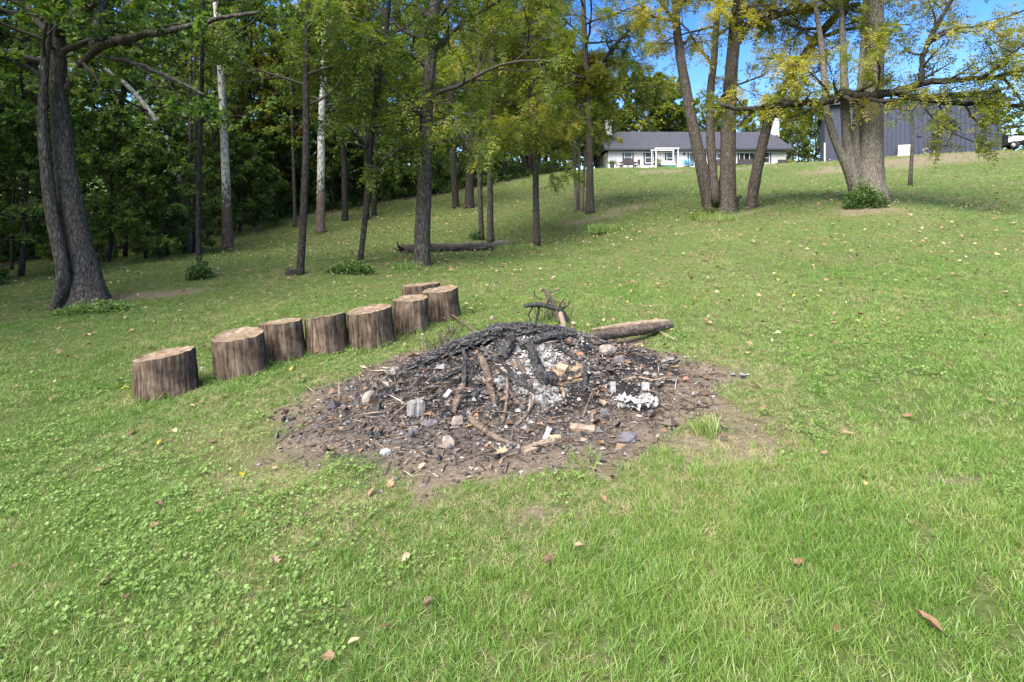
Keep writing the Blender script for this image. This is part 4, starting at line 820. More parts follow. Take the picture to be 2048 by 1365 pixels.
mb = MB(); mb.add(np.stack([hx, hy, hz], -1).reshape(-1, 3)[used], idx[quad], 0, tint.ravel()[used]); tag(mb.build('ash_heap', M['heap']), 'low heap of grey ash and black charcoal in the middle of the fire ring', 'ash heap')
def hz_at(x, y):
    j = int(np.clip((x + 1.75) / .022, 0, m_ - 1)); i = int(np.clip((y - 3.15) / .024, 0, n_ - 1)); g = gz(x, y)
    return max(g, hz[i, j]) if (-1.75 < x < 1.95 and 3.15 < y < 6.35) else g
def on(u, v):
    p = at(u, v); p[2] = hz_at(p[0], p[1]); return p
GS = 'burnt sticks lying on the ash heap'
def stick(name, label, pts, mat, cat='stick', group=None, amp=.10, sides=10, lift=.35, seed=0, knots=(), straight=0.0, fine=7, ridge=(4, 9), block=0.0, kink=False):
    """pts: (u, v, width_px, height above the heap)"""
    q, r = [], []
    for u, v, wd, *h in pts:
        p = on(u, v); rad = wd / F * p[1] * .5; p = p + np.array([0, 0, rad * lift + (h[0] if h else 0)]); q.append(p); r.append(rad)
    q = np.array(q); t_ = np.linspace(0, 1, len(q))[:, None]; q = q * (1 - straight) + (q[0] * (1 - t_) + q[-1] * t_) * straight; n = max(10, fine * len(q)); c = q.mean(0); path = (np.stack([np.interp(np.linspace(0, len(q) - 1, n), np.arange(len(q)), q[:, k_]) for k_ in range(3)], -1) if kink else catmull(q, n)) - c; rad = np.interp(np.linspace(0, len(r) - 1, n), np.arange(len(r)), r)
    rg = np.random.default_rng(seed); path[1:-1] += rg.normal(0, .05, (n - 2, 3)) * rad[1:-1, None]; rad = rad.copy(); rad[0] *= .85; rad[-1] *= .7
    mb = MB(); v_, f = tube(path, rad, sides, amp, ridge, seed * 1.7, True, 1.0, block); mb.add(v_, f, smooth=not block)
    for t, dx, dz, L in knots:
        i = int(t * (n - 1)); e = path[i] + np.array([dx, -.02, dz]) * L; v_, f = tube(catmull([path[i], (path[i] + e) / 2 + rg.normal(0, .01, 3), e], 6), np.linspace(rad[i] * .55, rad[i] * .22, 6), 6, .1, (3, 9), seed); mb.add(v_, f)
    o = mb.build(name, M[mat]); o.location = c; tag(o, label, cat, group); return o
stick('charred_log', 'long black charred log lying across the back of the ash heap', [(815, 750, 20, .01), (905, 720, 28, .055), (1000, 688, 31, .075), (1080, 678, 30, .06), (1150, 686, 22, .03)], 'log_char', 'log', None, .22, 30, .6, 1, ((.62, .4, .5, .07),), .12, 26, (9, 5), .26, True)
stick('charred_log', 'black split log half buried under the long charred log', [(860, 772, 16), (900, 757, 24), (960, 737, 24), (1000, 724, 18)], 'log_char', 'log', None, .24, 22, .3, 2, (), .3, 16, (8, 6), .26)
stick('split_log', 'half burnt log with pale split top running to the right of the heap', [(1136, 692, 12, .02), (1180, 682, 17, .015), (1240, 673, 19, .01), (1300, 664, 18, .01), (1342, 657, 14, .01)], 'stick', 'log', None, .28, 22, .7, 3, ((.45, .5, .35, .08),), .75, 14, (8, 5))
stick('split_wood', 'pale split sliver on top of the half burnt log', [(1185, 674, 6, .075), (1240, 664, 11, .08), (1300, 657, 12, .075), (1339, 654, 8, .06)], 'stick_pale', 'wood sliver', None, .3, 10, .5, 4, (), .7, 12, (5, 7))
for k, (lb, pts, mt, kn) in enumerate([
    ('thin dark stick standing nearly upright at the left of the ash heap', [(927, 742, 9, .16), (931, 758, 10, .10), (928, 775, 10, .05), (926, 790, 9)], 'char', ()),
    ('thick brown scorched stick at the left slope of the heap', [(927, 776, 13, .02), (919, 795, 18), (912, 818, 16), (908, 828, 9)], 'stick', ()),
    ('brown bent stick with light worn middle on the near slope', [(961, 730, 13, .05), (974, 755, 17, .02), (983, 785, 15), (990, 812, 9)], 'stick', ()),
    ('short blackened stick beside the brown bent stick', [(953, 728, 11, .04), (947, 745, 13), (943, 765, 9)], 'char', ()),
    ('black log end sticking up from the ash', [(1003, 728, 27, .02), (1014, 713, 27, .05), (1024, 695, 22, .10)], 'char', ()),
    ('grey burnt branch lying level below the charred log', [(1040, 704, 15, .03), (1085, 698, 22, .04), (1130, 686, 16, .04), (1150, 680, 10, .04)], 'log_char', ()),
    ('thick black charred stick pointing down the white ash', [(1061, 712, 20, .06), (1072, 738, 24, .03), (1083, 765, 24, .01), (1092, 780, 20)], 'char', ()),
    ('slim brown stick crossing the white ash', [(1035, 737, 9, .04), (1047, 757, 12, .02), (1062, 785, 11)], 'stick', ()),
    ('dark stick leaning beside the slim brown one', [(1003, 738, 9, .05), (1022, 757, 13, .03), (1050, 778, 11, .01)], 'char', ()),
    ('long thin black stick with a side twig across the near slope', [(990, 758, 7, .06), (1020, 770, 9, .04), (1050, 782, 10, .02), (1072, 797, 10)], 'char', ((.72, .2, .9, .10),)),
    ('thin upright twig standing in the near ash', [(1014, 775, 5, .08), (1016, 805, 7, .02), (1010, 835, 7), (1004, 852, 6)], 'stick', ()),
    ('curved grey twig at the near foot of the heap', [(1068, 812, 9, .02), (1052, 836, 8), (1026, 858, 7)], 'stick', ()),
    ('short dark stick on the right slope of the ash', [(1115, 702, 10, .02), (1140, 714, 14, .01), (1158, 726, 11)], 'char', ()),
    ('grey weathered stick leaning against the charred log', [(1121, 655, 10, .17), (1127, 668, 11, .11), (1134, 690, 9, .01)], 'stick_pale', ()),
    ('dark burnt stick standing at the right of the board', [(1167, 752, 10, .08), (1172, 775, 13, .02), (1165, 795, 11)], 'char', ()),
    ('long dark stick near the front edge of the ring', [(941, 846, 15, .02), (965, 862, 15), (990, 880, 12), (1038, 893, 5)], 'stick', ()),
    ('tan stick slanting below the board', [(1113, 765, 9, .03), (1126, 785, 8), (1133, 808, 6)], 'stick_pale', ()),
    ('small dark stick near the right ash patch', [(1132, 780, 9), (1155, 787, 9), (1165, 790, 6)], 'char', ()),
    ('thin stick below the upright twig', [(1016, 793, 7, .01), (1035, 808, 7), (1052, 820, 5)], 'stick', ())]):
    stick('burnt_stick', lb, pts, mt, 'stick', GS, .12, 12, .45, 20 + k, kn, .25, 9, (4, 9), .2 if mt in ('char', 'log_char') else 0)
for k, (lb, pts) in enumerate([('long curved twig at the left of the fire ring', [(820, 815, 4, .02), (775, 845, 4), (745, 868, 4), (737, 890, 4), (748, 903, 3)]), ('straight thin twig running down toward the front edge', [(960, 822, 4, .02), (905, 858, 4), (850, 880, 4), (812, 898, 3)]),
    ('wavy grey twig along the front edge of the ring', [(765, 898, 5), (830, 903, 5), (860, 915, 6), (895, 916, 4)]), ('pale thin twig on the right of the ring', [(1180, 790, 3), (1265, 760, 5, .01), (1310, 768, 4), (1365, 760, 3)]), ('thin twig forking near the white paper', [(1165, 838, 3), (1185, 805, 4, .02), (1180, 820, 3)]),
    ('short pale twig below the ash at right', [(1184, 832, 4, .01), (1186, 850, 5), (1183, 865, 4)]), ('tan split stick beyond the half burnt log', [(1305, 660, 6), (1330, 672, 7), (1356, 684, 4)]), ('long thin twig on bare earth at the far right', [(1365, 820, 3), (1420, 812, 3), (1475, 806, 2)]),
    ('arched twig left of the charred log', [(873, 648, 4, .02), (890, 638, 4, .09), (920, 652, 4, .07), (962, 675, 4, .01)]), ('short crooked twig left of the charred log', [(876, 676, 4, .05), (890, 690, 5, .03), (900, 702, 5)]), ('thin twig on the right end of the ring', [(1395, 762, 4), (1410, 778, 4, .01), (1408, 790, 3)]),
    ('dark twig in the litter near the front', [(1043, 872, 4), (1062, 855, 4), (1085, 840, 3)]), ('pale twig at the front edge beside the orange leaf', [(1000, 930, 5), (1010, 915, 6), (1040, 905, 3)]), ('grey stick among the leaves at the front edge', [(935, 918, 7), (965, 908, 9), (985, 902, 6)]), ('slim stick at the right of the white paper', [(1328, 785, 5, .02), (1345, 805, 6), (1352, 826, 4)])]):
    stick('twig', lb, pts, 'stick_pale' if 'pale' in lb or 'tan' in lb else 'stick', 'twig', 'twigs scattered round the fire heap', .08, 7, .6, 60 + k)
# dead branch standing up behind the heap
o = empty('dead_branch', on(1095, 652)); tag(o, 'antler shaped dead branch standing up behind the charred log', 'branch'); c0 = np.array(o.location); Yb = c0[1] + .1; rg = np.random.default_rng(8)
def lim(pts, mat, name='limb'):
    q = np.array([P(u, v, Yb + (d[0] if d else 0)) for u, v, wd, *d in pts]) - c0; r = np.array([wd / F * Yb * .5 for _, _, wd, *_ in pts]); n = 7 * len(q)
    mb = MB(); v_, f = tube(catmull(q, n), np.interp(np.linspace(0, len(r) - 1, n), np.arange(len(r)), r), 8, .12, (3, 8), len(pts)); mb.add(v_, f); mb.build(name, M[mat], o)
lim([(1048, 613, 7), (1070, 610, 10), (1092, 612, 10), (1120, 622, 9), (1132, 634, 8), (1140, 648, 6)], 'char')
lim([(1090, 612, 9), (1096, 598, 8), (1092, 586, 7), (1084, 578, 4)], 'stick'); lim([(1094, 590, 8), (1106, 606, 8), (1114, 625, 9), (1118, 655, 9)], 'stick'); lim([(1078, 612, 6), (1076, 628, 5), (1071, 645, 4)], 'char'); lim([(1066, 612, 4), (1058, 630, 3), (1062, 642, 2)], 'char')
lim([(1098, 586, 4), (1115, 580, 3), (1132, 573, 2)], 'stick'); lim([(1130, 634, 5), (1124, 625, 4), (1120, 610, 3), (1128, 598, 2)], 'char'); lim([(1084, 600, 3), (1070, 592, 2), (1068, 580, 2)], 'char'); lim([(1118, 620, 4), (1135, 612, 3, .1), (1140, 600, 2, .15)], 'char')
# withered brush: thin stalks and dry leaves
def brush(label, u, v, rad, h, n, seed, leafn=3):
    p = on(u, v); o = empty('withered_weed', p); tag(o, label, 'weed'); rg = np.random.default_rng(seed); mb, ml = MB(), MB()
    for _ in range(n):
        a = rg.uniform(0, 6.28); b = rg.uniform(0, rad) * np.array([math.cos(a), math.sin(a), 0]); hh = h * rg.uniform(.4, 1); e = b + np.array([rg.normal(0, .09), rg.normal(0, .09), hh])
        pt = catmull([b - (0, 0, .02), (b + e) / 2 + rg.normal(0, .025, 3), e], 6); v_, f = tube(pt, np.linspace(.004, .0018, 6), 4); mb.add(v_, f)
        q = pt[rg.integers(2, 6, leafn)] + rg.normal(0, .01, (leafn, 3)); v_, f = leaves(q, rg.normal(0, 1, (leafn, 3)), rg.normal(0, 1, (leafn, 3)), rg.uniform(.02, .045, leafn), rg.uniform(.01, .022, leafn), .3); ml.add(v_, f, 0, np.repeat(rg.uniform(0, .55, leafn), 4), False)
    s = mb.build('stalk', M['twig'], o); s['kind'] = 'stuff'; l = ml.build('dry_leaf', M['chip'], o); l['kind'] = 'stuff'
brush('withered brown weeds around the antler shaped dead branch', 1100, 640, .32, .34, 34, 4); brush('withered brown weeds between the stumps and the charred log', 885, 700, .3, .22, 40, 5); brush('dry weeds behind the charred log near the peeling stump', 905, 672, .25, .18, 24, 6)
# stones, blocks, boards, paper
def rock(name, label, u, v, wpx, hpx, mat, cat, seed, sub=.25, flat=.7, group=None):
    p = on(u, v); w_, h_ = .85 * wpx / F * p[1], .85 * hpx / F * p[1]; rg = np.random.default_rng(seed); th = np.linspace(0, 6.2832, 11)[:-1]; V = []
    prof = [(.75, -.3), (.98, .05), (1.0, .35), (.88, .72), (.55, .97)]
    ang = 1 + rg.normal(0, .2, 10); tw = rg.uniform(0, 6.28)
    for rr_, z in prof: V.append(np.stack([w_ / 2 * rr_ * ang * np.cos(th + tw) * (1 + rg.normal(0, .05, 10)), w_ / 2 * flat * rr_ * ang * np.sin(th + tw) * (1 + rg.normal(0, .05, 10)), np.full(10, h_ * z) + rg.normal(0, h_ * .06, 10)], -1))
    V = np.vstack(V + [[[0, 0, h_ * (1 + rg.normal(0, .05))]]]); ii = np.arange(4)[:, None] * 10; j = np.arange(10)[None]; kk = (j + 1) % 10
    mb = MB(); mb.add(V, [np.stack([ii + j, ii + kk, ii + 10 + kk, ii + 10 + j], -1).reshape(-1, 4), np.stack([40 + j[0], 40 + kk[0], np.full(10, 50)], -1)], smooth=False); o = mb.build(name, M[mat]); o.location = p; o.rotation_euler = (rg.normal(0, .12), rg.normal(0, .12), rg.uniform(0, 1)); tag(o, label, cat, group)
for k, a in enumerate([('pale angular stone at the left of the ring', 740, 805, 40, 26, 'stone_beige'), ('pale grey stone lying left of the end of the charred log', 788, 748, 32, 16, 'stone'), ('beige rounded stone on the right slope of the heap', 1211, 714, 36, 18, 'stone_beige'), ('flat tan stone near the front of the ring', 897, 892, 34, 22, 'stone_beige'),
        ('greyish stone half sunk near the front twigs', 915, 850, 32, 20, 'stone_beige'), ('dark stone beside the small concrete block', 865, 852, 30, 14, 'stone_dark'), ('dark flat stone near the curved twig', 825, 868, 28, 12, 'stone_dark'), ('white chalky stone at the front left edge', 772, 908, 30, 11, 'paper'), ('white stone lump in the ash at the heap foot', 1080, 806, 20, 15, 'paper'),
        ('dark lump of charred matter right of the heap', 1240, 735, 30, 18, 'stone_dark'), ('black burnt clod at the front right of the ring', 1255, 880, 48, 16, 'stone_dark'), ('round dark stone near the orange dry leaf', 1208, 828, 20, 12, 'stone_dark'), ('small pink stone on the right side litter', 1372, 762, 14, 9, 'terracotta'), ('white pebble beside the white square', 1310, 757, 12, 9, 'paper'),
        ('small white pebble above the white square', 1292, 750, 16, 7, 'paper'), ('broken grey stone at the far edge near the weeds', 985, 640, 16, 9, 'stone_beige'), ('small tan stone by the left stump gap', 405, 742, 13, 10, 'stone_beige')]):
    rock('stone', a[0], *a[1:6], 'stone', 300 + k, group='stones in the fire ring')
def slab(name, label, u, v, L, W, T, yaw, pitch, roll, mat, cat, lift=0.0, bev=.15, seed=0):
    p = on(u, v); rg = np.random.default_rng(seed); rot = Matrix.Rotation(yaw, 4, 'Z') @ Matrix.Rotation(pitch, 4, 'Y') @ Matrix.Rotation(roll, 4, 'X')
    nxs = 9; xs = np.linspace(-.5, .5, nxs) * L; ring = []
    for x in xs:
        wv = W * .5 * (1 + rg.normal(0, bev * .25)); tv = T * .5 * (1 + rg.normal(0, bev * .3)); b = min(wv, tv) * .25
        ring.append([[x + rg.normal(0, L * .004), yy, zz] for yy, zz in [(-wv + b, -tv), (wv - b, -tv), (wv, -tv + b), (wv, tv - b), (wv - b, tv), (-wv + b, tv), (-wv, tv - b), (-wv, -tv + b)]])
    V = np.array(ring).reshape(-1, 3); ii = np.arange(nxs - 1)[:, None] * 8; j = np.arange(8)[None]; kk = (j + 1) % 8
    f = [np.stack([ii + j, ii + kk, ii + 8 + kk, ii + 8 + j], -1).reshape(-1, 4), np.array([[7, 6, 5, 4, 3, 2, 1, 0], np.arange(8) + (nxs - 1) * 8])]
    mb = MB(); mb.add(V @ np.array(rot.to_3x3()).T, f, smooth=False); o = mb.build(name, M[mat]); o.location = p + np.array([0, 0, T * .4 + lift]); tag(o, label, cat); return o
slab('board', 'scorched board end with raw tan wood showing on the right slope', 1140, 762, .26, .15, .03, .35, -.1, .5, 'scorched', 'board', .06, .2, 1)
slab('wood_block', 'pale sawn wood offcut lying on the scorched board', 1125, 762, .085, .06, .03, -.6, .1, .35, 'raw_wood', 'wood block', .085, .1, 2)
slab('wood_block', 'tan edged plank piece leaning under the scorched board', 1143, 770, .19, .03, .03, .30, -.05, .3, 'raw_wood', 'wood block', .02, .1, 3)
slab('wood_block', 'black burnt wood block at the end of the thick charred stick', 1098, 775, .11, .09, .09, .4, .2, .3, 'char', 'wood block', .02, .3, 4)
slab('concrete_block', 'grey chipped block at the left foot of the heap', 832, 830, .11, .10, .12, .6, .15, -.2, 'stone', 'block', .0, .35, 5)
slab('bark_plank', 'grey weathered bark plank at the near edge of the ring', 1078, 896, .24, .055, .03, .55, -.05, .2, 'stick_pale', 'bark piece', 0, .4, 6)
slab('bark_plank', 'dark bark strip behind the grey weathered plank', 1108, 888, .26, .035, .02, .45, 0, .1, 'stick', 'bark piece', 0, .4, 7)
slab('wood_scrap', 'white painted scrap standing near the weathered plank', 1094, 876, .10, .035, .015, 1.1, -.5, .5, 'paper', 'scrap', .02, .15, 8)
slab('wood_scrap', 'tan scrap of wood beside the white painted scrap', 1110, 880, .075, .03, .02, .1, 0, .2, 'raw_wood', 'scrap', .01, .2, 9)
slab('wood_scrap', 'square cream scrap right of the heap', 1291, 783, .062, .012, .066, .1, .1, -.35, 'paper', 'scrap', .012, .05, 10)
slab('wood_scrap', 'white upright scrap left of the square cream one', 1226, 785, .045, .012, .08, .3, .15, -.3, 'paper', 'scrap', .01, .15, 11)
slab('wood_scrap', 'pale scrap in the charcoal at the left slope', 895, 803, .085, .035, .012, 1.1, -.35, .4, 'paper', 'scrap', .015, .2, 12)
slab('wood_scrap', 'orange tile fragment on the right slope', 1160, 713, .06, .04, .02, .2, 0, .3, 'terracotta', 'scrap', .01, .3, 13)
slab('wood_scrap', 'grey weathered wood chunk near the front right', 1165, 860, .17, .05, .03, -.25, 0, .2, 'stick_pale', 'wood chunk', 0, .5, 14)
slab('wood_scrap', 'small brown chunk at the near edge by the orange leaf', 1010, 938, .12, .03, .02, 1.4, 0, 0, 'stick', 'wood chunk', 0, .4, 15)
slab('wood_scrap', 'yellowish sheet scrap in the white ash', 1003, 752, .09, .05, .008, .5, -.2, .3, 'raw_wood', 'scrap', .02, .3, 16)
def paper(label, u, v, wpx, hpx, mat, seed, n=10, rough=.5):
    p = on(u, v); w_, h_ = wpx / F * p[1], hpx / F * p[1]; mb = MB(); rg = np.random.default_rng(seed)
    for k in range(n):
        c = np.array([rg.uniform(-.4, .4) * w_, rg.uniform(-.25, .25) * w_ * .6, h_ * rg.uniform(.05, .6)]); s = w_ * rg.uniform(.10, .22); g = 8; a, b = np.meshgrid(np.linspace(-1, 1, g), np.linspace(-1, 1, g)); a, b = a * np.sqrt(1 - b * b / 2), b * np.sqrt(1 - a * a / 2)
        zz = np.array([[mnoise.noise(Vector((x * 1.5 + k * 4 + seed, y * 1.5, seed))) + .5 * mnoise.noise(Vector((x * 4 + k, y * 4, seed + 3))) for x, y in zip(ra, rb)] for ra, rb in zip(a, b)]) * s * rough
        rot = np.array(Matrix.Rotation(rg.uniform(0, 6.28), 3, 'Z') @ Matrix.Rotation(rg.normal(0, .4), 3, 'X'))
        V = np.stack([a * s * (1 + .2 * np.sin(3 * b + k)), b * s * .6 * (1 + .2 * np.sin(3 * a + k)), zz], -1).reshape(-1, 3) @ rot.T + c; i = (np.arange(g - 1)[:, None] * g + np.arange(g - 1)[None]).ravel()
        V[:, 2] = np.maximum(V[:, 2], .002 + rg.uniform(0, .002)); mb.add(V, np.stack([i, i + 1, i + g + 1, i + g], -1), smooth=False)
    o = mb.build('burnt_paper', M[mat]); o.location = p; tag(o, label, 'paper')
paper('big crumpled white paper ash at the right of the heap', 1268, 812, 95, 26, 'paper', 1, 26); paper('grey crumpled paper ash near the right edge litter', 1345, 730, 46, 20, 'paper_grey', 2, 9); paper('whitish paper scrap on the far right bare earth', 1478, 752, 36, 10, 'paper', 3, 5)
paper('thin white flake right of the grey crumpled paper', 1380, 717, 26, 6, 'paper', 4, 3); paper('small crumpled white wrapper near the front edge', 990, 895, 26, 18, 'paper', 5, 6); paper('white paper piece beside the orange leaf', 990, 918, 22, 10, 'paper', 6, 3); paper('small pale paper near the right top litter', 1290, 712, 20, 14, 'paper', 7, 4)
paper('white curled scrap on the near edge grass', 945, 940, 28, 10, 'paper', 8, 4); paper('folded white scrap at the near right edge', 1035, 945, 24, 8, 'paper', 9, 3); paper('crumpled grey paper under the square cream scrap', 1240, 800, 34, 12, 'paper_grey', 10, 6)
# loose litter of the ring: coal, ash flakes, chips and twigs nobody could count
def litter(name, label, n, cx, cy, sx, sy, size, mat, rg, asp=.7, thick=False, mask=None, tl=(0, 1)):
    x = cx + rg.normal(0, sx, n); y = cy + rg.normal(0, sy, n); k = pit_mask(x, y) > .35
    if mask is not None: k &= mask(x, y)
    x, y = x[k], y[k]; n = len(x); z = ground(x, y)
    i = np.clip(((y - 3.15) / .024).astype(int), 0, n_ - 1); j = np.clip(((x + 1.75) / .022).astype(int), 0, m_ - 1); z = np.where((x > -1.75) & (x < 1.93) & (y > 3.15) & (y < 6.3), np.maximum(z, hz[i, j]), z)
    s = size * rg.lognormal(0, .45, n); t = rg.uniform(*tl, n); mb = MB()
    if thick:
        oct_ = np.array([[1, 0, 0], [0, 1, 0], [-1, 0, 0], [0, -1, 0], [0, 0, 1], [0, 0, -.6]], float); fo = np.array([[0, 1, 4], [1, 2, 4], [2, 3, 4], [3, 0, 4], [1, 0, 5], [2, 1, 5], [3, 2, 5], [0, 3, 5]])
        a = rg.uniform(0, 6.28, n); jit = oct_[None] * (1 + rg.normal(0, .25, (n, 6, 1))) * np.stack([np.ones(n), np.full(n, asp) * rg.uniform(.6, 1.4, n), rg.uniform(.3, .8, n)], -1)[:, None, :]
        X = jit[..., 0] * np.cos(a)[:, None] - jit[..., 1] * np.sin(a)[:, None]; Yv = jit[..., 0] * np.sin(a)[:, None] + jit[..., 1] * np.cos(a)[:, None]
        V = np.stack([X, Yv, jit[..., 2]], -1) * s[:, None, None] * .5 + np.stack([x, y, z + s * .12], -1)[:, None, :]
        mb.add(V.reshape(-1, 3), (fo[None] + (np.arange(n) * 6)[:, None, None]).reshape(-1, 3), 0, np.repeat(t, 6), False)
    else:
        D = rg.normal(0, 1, (n, 3)) * (1, 1, .25); v_, f = leaves(np.stack([x, y, z + .006], -1), D, rg.normal(0, .45, (n, 3)) + (0, 0, 1), s, s * asp, .3); mb.add(v_, f, 0, np.repeat(t, 4), False)
    tag(mb.build(name, M[mat]), label, kind='stuff')
rg = np.random.default_rng(15)
def white_at(x, y): return sum(np.exp(-((x - p[0])**2 + ((y - p[1]) * .75)**2) / r**2) for p, r in WB)
WB = [(at(u, v), r) for u, v, r in [(1070, 705, .2), (1115, 735, .2), (1040, 735, .16), (1105, 790, .16), (1010, 745, .13), (1060, 775, .13)]]
litter('charcoal', 'black charcoal bits all over the ash heap', 4200, HEAP[0] - .1, HEAP[1] - .15, .62, .55, .030, 'coal', rg, .7, True, lambda x, y: rg.uniform(0, 1, len(x)) > white_at(x, y) * 1.1)
litter('ash_lumps', 'white powdery ash lumps in the middle of the heap', 4200, WB[1][0][0] - .08, WB[1][0][1], .24, .22, .013, 'ash', rg, .8, True, lambda x, y: rg.uniform(0, 1, len(x)) < white_at(x, y) * 1.2, (.5, .85))
litter('ash_flakes', 'white ash flakes and burnt crumbs on the heap', 1000, HEAP[0] + .02, HEAP[1] - .2, .45, .42, .020, 'ash', rg, .7, True, None, (.35, 1))
litter('wood_chips', 'brown wood chips and leaf crumbs littering the fire ring', 4600, PIT[0] + .0, PIT[1] + .05, .84, .70, .034, 'chip', rg, .45, False, lambda x, y: rg.uniform(0, 1, len(x)) > np.exp(-((x - HEAP[0])**2 + (y - HEAP[1] + .2)**2) / .62))
litter('bark_crumbs', 'dark bark crumbs littering the fire ring', 2800, PIT[0], PIT[1] + .05, .84, .66, .028, 'chip', rg, .6, True, None, (0, .6))
def twig_litter(n, rg):
    mb = MB(); k = 0
    while k < n:
        x, y = PIT[0] + rg.normal(0, 1.0), PIT[1] - .05 + rg.normal(0, .75)
        if pit_mask(np.array([x]), np.array([y]))[0] < .5: continue
        L = rg.lognormal(-2.2, .5); a = rg.uniform(0, 6.28); d = np.array([math.cos(a), math.sin(a), rg.normal(0, .12)]); r = rg.uniform(.0018, .0055); c = np.array([x, y, hz_at(x, y) + r + .004])
        v_, f = tube(catmull([c - d * L / 2, c + rg.normal(0, .07, 3) * L + (0, 0, abs(rg.normal(0, .04)) * L), c + d * L / 2], 5), np.linspace(r, r * .6, 5), 4); mb.add(v_, f, 0, rg.uniform(0, .95) * rg.uniform(.4, 1)); k += 1
    tag(mb.build('twig_litter', M['chip']), 'small broken twigs strewn over the fire ring', kind='stuff')
twig_litter(950, rg)
litter('leaf_crumbs', 'curled brown leaf pieces in the fire ring litter', 480, PIT[0] - .05, PIT[1] - .1, .95, .8, .055, 'dead', rg, .6, False, None, (0, .5))
litter('charcoal_spill', 'dull black charcoal bits spilled over the left and front of the ring', 3200, PIT[0] - .3, PIT[1] - .25, .75, .55, .026, 'coal', rg, .7, True)
litter('needles', 'thin dry stalks and needles littering the fire ring', 3600, PIT[0] + .1, PIT[1] - .05, 1.0, .8, .085, 'chip', rg, .07, False, None, (.1, 1))
litter('grit', 'pale grit and splinters on the bare earth', 450, PIT[0] + .35, PIT[1] - .1, .95, .7, .018, 'ash', rg, .7, True, None, (.3, .9))

# ------------------------------------------------------------------ fallen leaves
def leaf_mesh(kind, seed):
    rg = np.random.default_rng(seed)
    if kind == 'lobed':
        lob = [(0, -.5, 1), (.10, -.32, 1), (.42, -.34, 1), (.26, -.12, 0), (.55, .08, 1), (.24, .14, 0), (.30, .36, 1), (.10, .30, 0), (0, .62, 1)]
    else:
        lob = [(0, -.5, 1), (.16, -.36, 1), (.28, -.1, 1), (.26, .12, 1), (.14, .34, 1), (0, .55, 1)]
    L = [(x, y) for x, y, _ in lob]; m = len(L); curl = rg.uniform(.3, .9); bend = rg.uniform(-.6, .8); V = []
    for x, y in L: V.append((0, y, 0))
    for sg in (1, -1): V += [(sg * x, y, 0) for x, y in L[1:-1]]
    V = np.array(V, float); V[:, 2] = curl * np.abs(V[:, 0])**1.3 + bend * V[:, 1]**2 * .6 + rg.normal(0, .03, len(V)) + .05
    Fs = []
    for s_ in (0, 1):
        o = m + s_ * (m - 2)
        for i in range(m - 1):
            a, b = i, i + 1; c = o + i if 1 <= i + 1 <= m - 2 else None; d = o + i - 1 if 1 <= i <= m - 2 else None
            f = [a] + ([d] if d is not None else []) + ([c] if c is not None else []) + [b]
            Fs.append(f if s_ == 0 else f[::-1])
    mb = MB(); f3 = [f for f in Fs if len(f) == 3]; f4 = [f for f in Fs if len(f) == 4]; mb.add(V, [np.array(x) for x in (f3, f4) if x], 0, rg.uniform(.1, .6) if kind != 'yellow' else 1, False)
    v_, f = tube([[0, -.5, .05], [.02, -.7, .08]], [.012, .008], 4); mb.add(v_, f, 0, .2)
    return mb.mesh('fallen_leaf', M['dead'])
LM = [leaf_mesh('lobed', s) for s in (1, 2, 3)] + [leaf_mesh('oval', s) for s in (4, 5, 6)]; LY = leaf_mesh('yellow', 9)
def put_leaf(x, y, s, me, label, group, yaw=None, dz=.022):
    o = bpy.data.objects.new('fallen_leaf', me); COL.objects.link(o); o.location = (x, y, gz(x, y) + dz); o.rotation_euler = (rng.normal(0, .3), rng.normal(0, .3), rng.uniform(0, 6.28) if yaw is None else yaw); o.scale = (s, s, s); tag(o, label, 'leaf', group)
GL = 'fallen leaves lying on the lawn'
for u, v, s, k, lb in [(1858, 1268, .13, 3, 'large flat tan leaf lying in the grass at the lower right'), (548, 1137, .075, 0, 'curled orange lobed leaf in the clover at the lower left'), (856, 1222, .065, 4, 'rolled tan leaf in long grass near the bottom centre'), (1597, 1142, .07, 1, 'pale brown crumpled leaf in grass right of centre'), (707, 1302, .06, 5, 'small brown leaf folded in the grass near the bottom edge'),
        (1158, 1106, .055, 3, 'small dull leaf in grass below the fire ring'), (1095, 1133, .06, 2, 'brownish curled leaf left of the small dull one'), (318, 1020, .075, 4, 'two toned brown and yellow leaf in the clover'), (1510, 778, .13, 2, 'dark curled leaf at the right rim of the fire ring'), (1005, 917, .12, 0, 'large orange lobed leaf at the front rim of the fire ring'), (1205, 815, .10, 1, 'orange dry leaf in the litter left of the white paper'), (1447, 885, .08, 0, 'small orange leaf by the grass tuft at the right of the ring'), (1430, 835, .07, 2, 'reddish dry leaf on bare earth at the right of the ring'), (812, 1130, .07, 5, 'narrow brown leaf standing on edge in the grass'), (350, 870, .06, 1, 'pale tan leaf in the lawn left of the fire ring'), (770, 1272, .05, 4, 'tiny rolled brown leaf near the bottom centre')]:
    p = at(u, v); put_leaf(p[0], p[1], s * .72, LM[k], lb, GL if 'ring' not in lb else 'dry leaves in the fire ring', None, .035)
p = at(253, 1206); put_leaf(p[0], p[1], .05, LM[4], 'pale cream leaf lying pale side up in the clover', GL); p = at(1727, 975); put_leaf(p[0], p[1], .07, LY, 'bright yellow leaf in the grass at the right', GL); p = at(478, 957); put_leaf(p[0], p[1], .09, LY, 'yellow leaf spray in the clover left of the ring', GL)
cnt = 0
